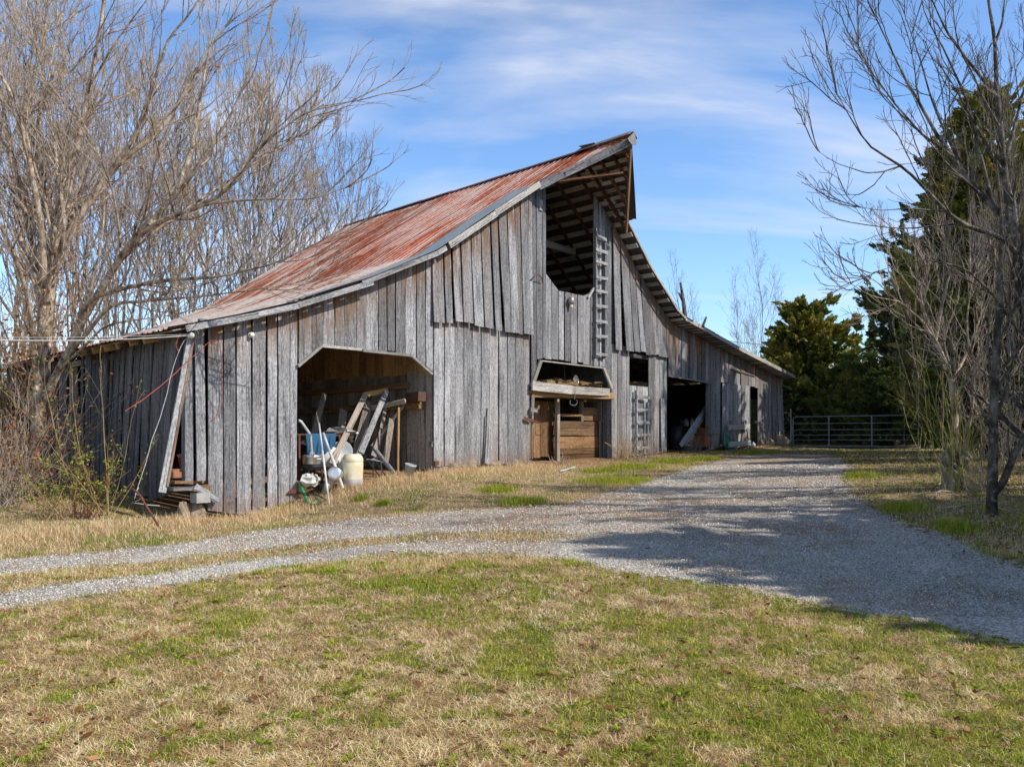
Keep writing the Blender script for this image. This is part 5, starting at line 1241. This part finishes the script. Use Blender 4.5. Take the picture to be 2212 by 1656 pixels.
# gravel drive
st=.055
xs=np.arange(-9.5,13,st); ys=np.arange(5.5,30,st)
X,Y=np.meshgrid(xs[:-1]+st/2,ys[:-1]+st/2,indexing='ij'); mk=gravelmask(X.ravel(),Y.ravel()).reshape(X.shape)
hash_=RNG.random(mk.shape)
nb=mk.astype(float); k=4
pad=np.pad(nb,k); bl=sum(pad[k+i:k+i+nb.shape[0],k+j:k+j+nb.shape[1]] for i in range(-k,k+1,2) for j in range(-k,k+1,2))/25
keep=(bl>.8)|(hash_<np.clip((bl-.05)/.7,0,1))
P,f=gridmesh(xs,ys,lambda a,b:np.zeros(a.shape)); keepf=keep.ravel(); f=f[keepf]
used=np.unique(f); re=np.zeros(len(P),int); re[used]=np.arange(len(used)); f=re[f]; P=P[used]
P[:,2]=GH(P[:,0],P[:,1])+.006
sxx=(P[:,0]-O.x)*U.x+(P[:,1]-O.y)*U.y
d_=np.clip((P[:,1]-9.5)/2.5,0,1)*(.45+.9*np.clip((vn(P[:,0],P[:,1],1.4,3,6)-.45)*4,0,1))
me=npmesh('gravel_drive',P,[f],True,dirt=np.clip(d_,0,1))
link('gravel_drive',me,'gravel'); gd_=COL.objects['gravel_drive']; tag(gd_,'pale gravel drive curving from the left to the gate','drive',kind='structure')
# loose stones
n=260000; x=RNG.uniform(-8,9,n); y=7+RNG.random(n)**1.4*14; ok=gravelmask(x+RNG.normal(0,.07,n),y+RNG.normal(0,.07,n))&(RNG.random(n)<.5+.5*(vn(x,y,.9,3,15)>.42)); extra=(RNG.random(n)<.10)&(inside(OUT,*dist(x,y,.5,.6)))
ok|=extra; x=x[ok];y=y[ok]; n=len(x); s_=(.0042+.0065*RNG.random(n)**2)*(1+.03*(y-7))
z=GH(x,y)+.014+s_*.4
base_=np.array([[1,0,-.3],[-.4,.9,-.3],[-.6,-.8,-.3],[.1,.1,.8]]); ang=RNG.random(n)*6.28; ca,sa=np.cos(ang),np.sin(ang)
jit=base_[None]+RNG.normal(0,.25,(n,4,3)); Vx=np.stack([x,y,z],-1)[:,None]+s_[:,None,None]*np.stack([jit[...,0]*ca[:,None]-jit[...,1]*sa[:,None],jit[...,0]*sa[:,None]+jit[...,1]*ca[:,None],jit[...,2]],-1)
b4=(np.arange(n)*4)[:,None]; fs=np.concatenate([b4+np.array([[0,1,3]]),b4+np.array([[1,2,3]]),b4+np.array([[2,0,3]])])
me=npmesh('gravel_stones',Vx.reshape(-1,3),[fs],rnd=np.repeat(RNG.random(n),4))
tag(link('gravel_stones',me,'pebble'),'loose grey stones scattered over the drive','gravel',kind='stuff')
# ------------------------------------------------------------------ grass
def blades(name,x,y,h,w,lean,tone,rng,zoff=0):
    n=len(x); z=GH(x,y)+zoff; a=rng.random(n)*2*np.pi; d=np.stack([np.cos(a),np.sin(a),np.zeros(n)],-1)
    b=a+np.pi/2+rng.normal(0,.5,n); sd=np.stack([np.cos(b),np.sin(b),np.zeros(n)],-1)*w[:,None]*.5
    P0=np.stack([x,y,z],-1); ho=np.sin(lean)*h; vo=np.cos(lean)*h
    M1=P0+d*(ho*.35)[:,None]+Z3*(vo*.6)[:,None]; T=P0+d*ho[:,None]+Z3*(vo*rng.uniform(.75,1.0,n))[:,None]
    V_=np.stack([P0-sd,P0+sd,M1+sd*.8,M1-sd*.8,T],1).reshape(-1,3); b5=(np.arange(n)*5)[:,None]
    q=b5+np.array([[0,1,2,3]]); t=b5+np.array([[3,2,4]])
    return npmesh(name,V_,[q,t],rnd=np.repeat(np.clip(tone,0,1),5))
Z3=np.array([0,0,1.0])
def inbarn(x,y):
    s=(x-O.x)*U.x+(y-O.y)*U.y; t=(x-O.x)*V.x+(y-O.y)*V.y
    return (s>0)&(s<25.3)&(t>-.02)
GCL=[(860,1255,.5),(930,1262,.45),(800,1265,.4),(1130,1085,.5),(1075,1060,.45),(1330,1040,1.0),(1370,1010,.8),(1300,1020,.6),(1450,990,.7),(1520,985,.6),(1640,970,.8),(1120,1420,.5),(760,1540,.55),(1080,1425,.35),(1470,1360,.5),(1320,1350,.45),(980,1270,.35),(520,1340,.5),(450,1380,.45),(600,1100,.25),(830,1090,.2),(780,1080,.15),(1950,1100,.4),(2060,1140,.35),(1860,1030,.4),(1690,1560,.35),(1750,1570,.35),(1500,1500,.3),(2080,1540,.4),(1050,1345,.3)]
GC=[(GP(a,b).x,GP(a,b).y,c) for a,b,c in GCL]
def greenness(x,y):
    g=vn(x,y,.26,3,7)*.80+vn(x,y,2.2,2,8)*.20
    g=g+.05*np.clip((x+.5)/4,-.3,1)*(y<9)-.10*np.clip((y-10)/3,0,1)*(x<4)-.07*((y<5.0)&(x<0))
    for cx_,cy_,r in GC: g=g+.20*np.exp(-((x-cx_)**2+(y-cy_)**2)/(r*r*.35))
    g=g-.01*np.clip((x-5)/1,0,1)*(y>9.5)-.30*inside(STRIP,x,y)
    return g
RG=np.random.default_rng(12)
def field(n,ymin,ymax,xlim,pw,hmul,wf):
    y=ymin+(ymax-ymin)*RG.random(n)**pw; x=RG.uniform(-1,1,n)*(y*.70+.6)
    k=~inbarn(x,y); 
    gm=gravelmask(x+RG.normal(0,.07,n),y+RG.normal(0,.07,n)); k&=(~gm)|(RG.random(n)<.008+.03*(x>-1)*(vn(x,y,.8,2,16)>.55))
    return x[k],y[k]
def tone_of(g,n,th=.535,soft=.05):
    p=np.clip((g-th)/soft*.62+.60,.15+0*g,.90); grn=RG.random(n)<p
    return grn, np.where(grn,.62+.38*RG.random(n)**.9,.57*RG.random(n)**.75)
x,y=field(430000,3.2,9.6,0,1.25,1,1); n=len(x); g=greenness(x,y); fine=vn(x,y,.11,2,21)
grn,tone=tone_of(g+.42*(fine-.5),n)
clump=vn(x,y,.14,3,22); tone=np.where(grn,.60+.40*np.clip(.15+1.1*(vn(x,y,.2,2,23)-.35)+RG.normal(0,.22,n),0,1),.57*np.clip(.42+1.35*(clump-.5)+RG.normal(0,.26,n)+.18,0,1))
tuft=vn(x,y,.13,2,11)
h=np.where(grn,RG.uniform(.018,.05,n),RG.uniform(.03,.085,n))*(.6+.9*tuft)
lean=np.where(grn,np.abs(RG.normal(.95,.35,n)),np.abs(RG.normal(1.33,.2,n))).clip(0,1.55)
w=np.where(grn,.0044,.0042)*(.7+.6*RG.random(n))*(.75+y*.06)
me=blades('lawn_grass',x,y,h,w,lean,tone,RG,.004+.045*np.clip(clump-.3,0,1)*RG.random(n)); tag(link('lawn_grass',me,'grass'),'mixed dry and green grass blades covering the near lawn','grass',kind='stuff')
x,y=field(230000,9.0,31,0,1.9,1,1); k=RG.random(len(x))<1; n=len(x); g=greenness(x,y); grn,tone=tone_of(g,n)
s=(x-O.x)*U.x+(y-O.y)*U.y; t=(x-O.x)*V.x+(y-O.y)*V.y
near=np.exp(-np.abs(t+.5)/.7)*(s>-6)*(s<10)
h=np.where(grn,RG.uniform(.03,.085,n),RG.uniform(.03,.10,n)*(1+1.6*near)); lean=np.where(grn,np.abs(RG.normal(.5,.25,n)),np.abs(RG.normal(.95,.3,n))).clip(0,1.45)
w=.0048*(.7+.05*y)*(.8+.45*RG.random(n))
me=blades('far_grass',x,y,h,w,lean,tone,RG); tag(link('far_grass',me,'grass'),'dry tan grass between the drive and the barn','grass',kind='stuff')
# green tufts standing up
X=[];Y=[];Hh=[]
for cx_,cy_,r in GC:
    m_=int((900 if cy_<10 else 2600)*r); X.append(cx_+RG.normal(0,r*.42,m_)); Y.append(cy_+RG.normal(0,r*.36,m_)); Hh.append(RG.uniform(.03,.085,m_)*(.8+1.3*(cy_>10)))
for _ in range(150):
    cy_=RG.uniform(3.5,9.3); cx_=RG.uniform(-1,1)*(cy_*.68); m_=int(RG.integers(10,45)); X.append(cx_+RG.normal(0,.05,m_)); Y.append(cy_+RG.normal(0,.05,m_)); Hh.append(RG.uniform(.04,.10,m_))
x=np.concatenate(X);y=np.concatenate(Y);h=np.concatenate(Hh); k=~inbarn(x,y)&~gravelmask(x,y); x,y,h=x[k],y[k],h[k]; n=len(x)
me=blades('grass_tufts',x,y,h,.0036*(.75+y*.08)*(.8+.4*RG.random(n)),np.abs(RG.normal(.6,.3,n)).clip(0,1.4),.62+.34*RG.random(n),RG); tag(link('grass_tufts',me,'grass'),'taller fresh green grass tufts dotted over the lawn','grass',kind='stuff')
# tall dry weeds along the wall base
n=26000; s=RG.uniform(-6,9.6,n); t=-np.abs(RG.normal(.0,.5,n))-.08; px_=O.x+U.x*s+V.x*t; py_=O.y+U.y*s+V.y*t
k=(RG.random(n)<.25+.75*(vn(px_,py_,.5,2,13)>.5)); px_,py_=px_[k],py_[k]; n=len(px_)
me=blades('dry_grass',px_,py_,RG.uniform(.08,.26,n),.006*np.ones(n)*(.7+.6*RG.random(n)),np.abs(RG.normal(.75,.35,n)).clip(0,1.4),.57*RG.random(n)**.7,RG); tag(link('dry_grass',me,'grass'),'tall dry grass along the foot of the barn','grass',kind='stuff')
# fallen leaves
n=2400; y=3.3+RG.random(n)**1.3*8; x=RG.uniform(-1,1,n)*y*.7; k=(~gravelmask(x,y)|(RG.random(n)<.08))&~inbarn(x,y); x,y=x[k],y[k]; n2=5000
xb=RG.uniform(5.0,11,n2); yb_=RG.uniform(8.5,28,n2); kk=~gravelmask(xb,yb_)|(RG.random(n2)<.12); x=np.concatenate([x,xb[kk]]); y=np.concatenate([y,yb_[kk]])
C=np.stack([x,y,GH(x,y)+RG.uniform(.015,.045,len(x))],-1); me=leafcloud('fallen_leaves',C,.034,RG,flat=.55,sv=.6)
tag(link('fallen_leaves',me,'deadleaf'),'scattered brown fallen leaves on lawn and bank','leaves',kind='stuff')
n=170; cy_=3.4+RG.random(n)**1.2*6; cx_=RG.uniform(-1,1,n)*cy_*.68; kk=~gravelmask(cx_,cy_); cx_,cy_=cx_[kk],cy_[kk]; n=len(cx_); m_=16
a=RG.random((n,m_))*6.28; rr_=RG.uniform(.01,.05,(n,m_))*RG.uniform(.6,1.5,n)[:,None]; X=cx_[:,None]+np.cos(a)*rr_; Y=cy_[:,None]+np.sin(a)*rr_
Dv=np.stack([np.cos(a),np.sin(a),np.full(a.shape,.35)],-1).reshape(-1,3)
me=leafcloud('broadleaf_weeds',np.stack([X.ravel(),Y.ravel(),GH(X.ravel(),Y.ravel())+.022+.01*RG.random(n*m_)],-1),.022,RG,dirs=Dv,asp=.38,rnd=.66+.2*RG.random(n*m_))
tag(link('broadleaf_weeds',me,'grass'),'low green broadleaf weed rosettes in the near lawn','weeds',kind='stuff')
# hay straw bits
n=1800; s=RG.uniform(9.6,13,n); t=RG.uniform(.0,1.5,n)
# ------------------------------------------------------------------ sky, sun, camera
w_=bpy.data.worlds.new('World'); SC.world=w_; w_.use_nodes=True; nt=w_.node_tree; bg=nt.nodes['Background']
SUN=Vector((.91,-.415,0)).normalized(); el=math.radians(39); sd_=Vector((SUN.x*math.cos(el),SUN.y*math.cos(el),math.sin(el)))
sky=N(nt,'ShaderNodeTexSky'); sky.sky_type='NISHITA'; sky.sun_disc=False; sky.sun_elevation=el; sky.sun_rotation=math.atan2(SUN.x,SUN.y)
sky.air_density=1.0; sky.dust_density=.6; sky.ozone_density=2.5
geo=N(nt,'ShaderNodeTexCoord').outputs['Generated']
sepx=N(nt,'ShaderNodeSeparateXYZ'); nt.links.new(geo,sepx.inputs[0])
zz=mth(nt,'ADD',mth(nt,'MAXIMUM',sepx.outputs[2],0.0),.22)
cmb=N(nt,'ShaderNodeCombineXYZ'); nt.links.new(mth(nt,'DIVIDE',sepx.outputs[0],zz),cmb.inputs[0]); nt.links.new(mth(nt,'DIVIDE',sepx.outputs[1],zz),cmb.inputs[1])
mp=N(nt,'ShaderNodeMapping'); mp.inputs['Rotation'].default_value=(0,0,.12); mp.inputs['Scale'].default_value=(.75,2.3,1); mp.inputs['Location'].default_value=(1.6,.35,0); nt.links.new(cmb.outputs[0],mp.inputs[0])
nz=N(nt,'ShaderNodeTexNoise'); nz.inputs['Scale'].default_value=1.15; nz.inputs['Detail'].default_value=9; nz.inputs['Roughness'].default_value=.52; nz.inputs['Distortion'].default_value=.35; nt.links.new(mp.outputs[0],nz.inputs['Vector'])
cl=ramp(nt,nz.outputs[0],[(.45,0.0),(.56,.30),(.68,.90)])
hs=N(nt,'ShaderNodeHueSaturation'); hs.inputs['Saturation'].default_value=1.10; hs.inputs['Value'].default_value=1.0; nt.links.new(sky.outputs[0],hs.inputs['Color'])
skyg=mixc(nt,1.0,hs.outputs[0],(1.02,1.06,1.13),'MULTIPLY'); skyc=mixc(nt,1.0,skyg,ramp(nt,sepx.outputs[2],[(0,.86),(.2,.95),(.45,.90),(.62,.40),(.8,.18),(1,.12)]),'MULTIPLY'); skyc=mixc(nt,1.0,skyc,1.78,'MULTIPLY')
cl=mth(nt,'MULTIPLY',cl,ramp(nt,sepx.outputs[2],[(.5,1.0),(.75,.15)]))
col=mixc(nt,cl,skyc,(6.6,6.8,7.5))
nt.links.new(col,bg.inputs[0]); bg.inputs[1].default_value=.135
ld=bpy.data.lights.new('sun','SUN'); ld.energy=5.0; ld.angle=math.radians(.53); ld.color=(1,.92,.80)
lo_=bpy.data.objects.new('sun',ld); COL.objects.link(lo_); lo_.rotation_euler=(-sd_).to_track_quat('-Z','Y').to_euler(); lo_.location=(20,-10,30)
cd=bpy.data.cameras.new('camera'); cam=bpy.data.objects.new('camera',cd); COL.objects.link(cam); SC.camera=cam
cam.location=(0,0,EYE); cam.rotation_euler=(math.radians(90),0,0)
cd.sensor_width=36; cd.sensor_fit='HORIZONTAL'; cd.lens=36*F/2212; cd.shift_y=(HY-828)/2212; cd.clip_end=3000; cd.clip_start=.05
SC.view_settings.view_transform='Standard'; SC.view_settings.look='None'; SC.view_settings.exposure=0; SC.view_settings.gamma=1
SC.cycles.max_bounces=6; SC.cycles.use_denoising=True
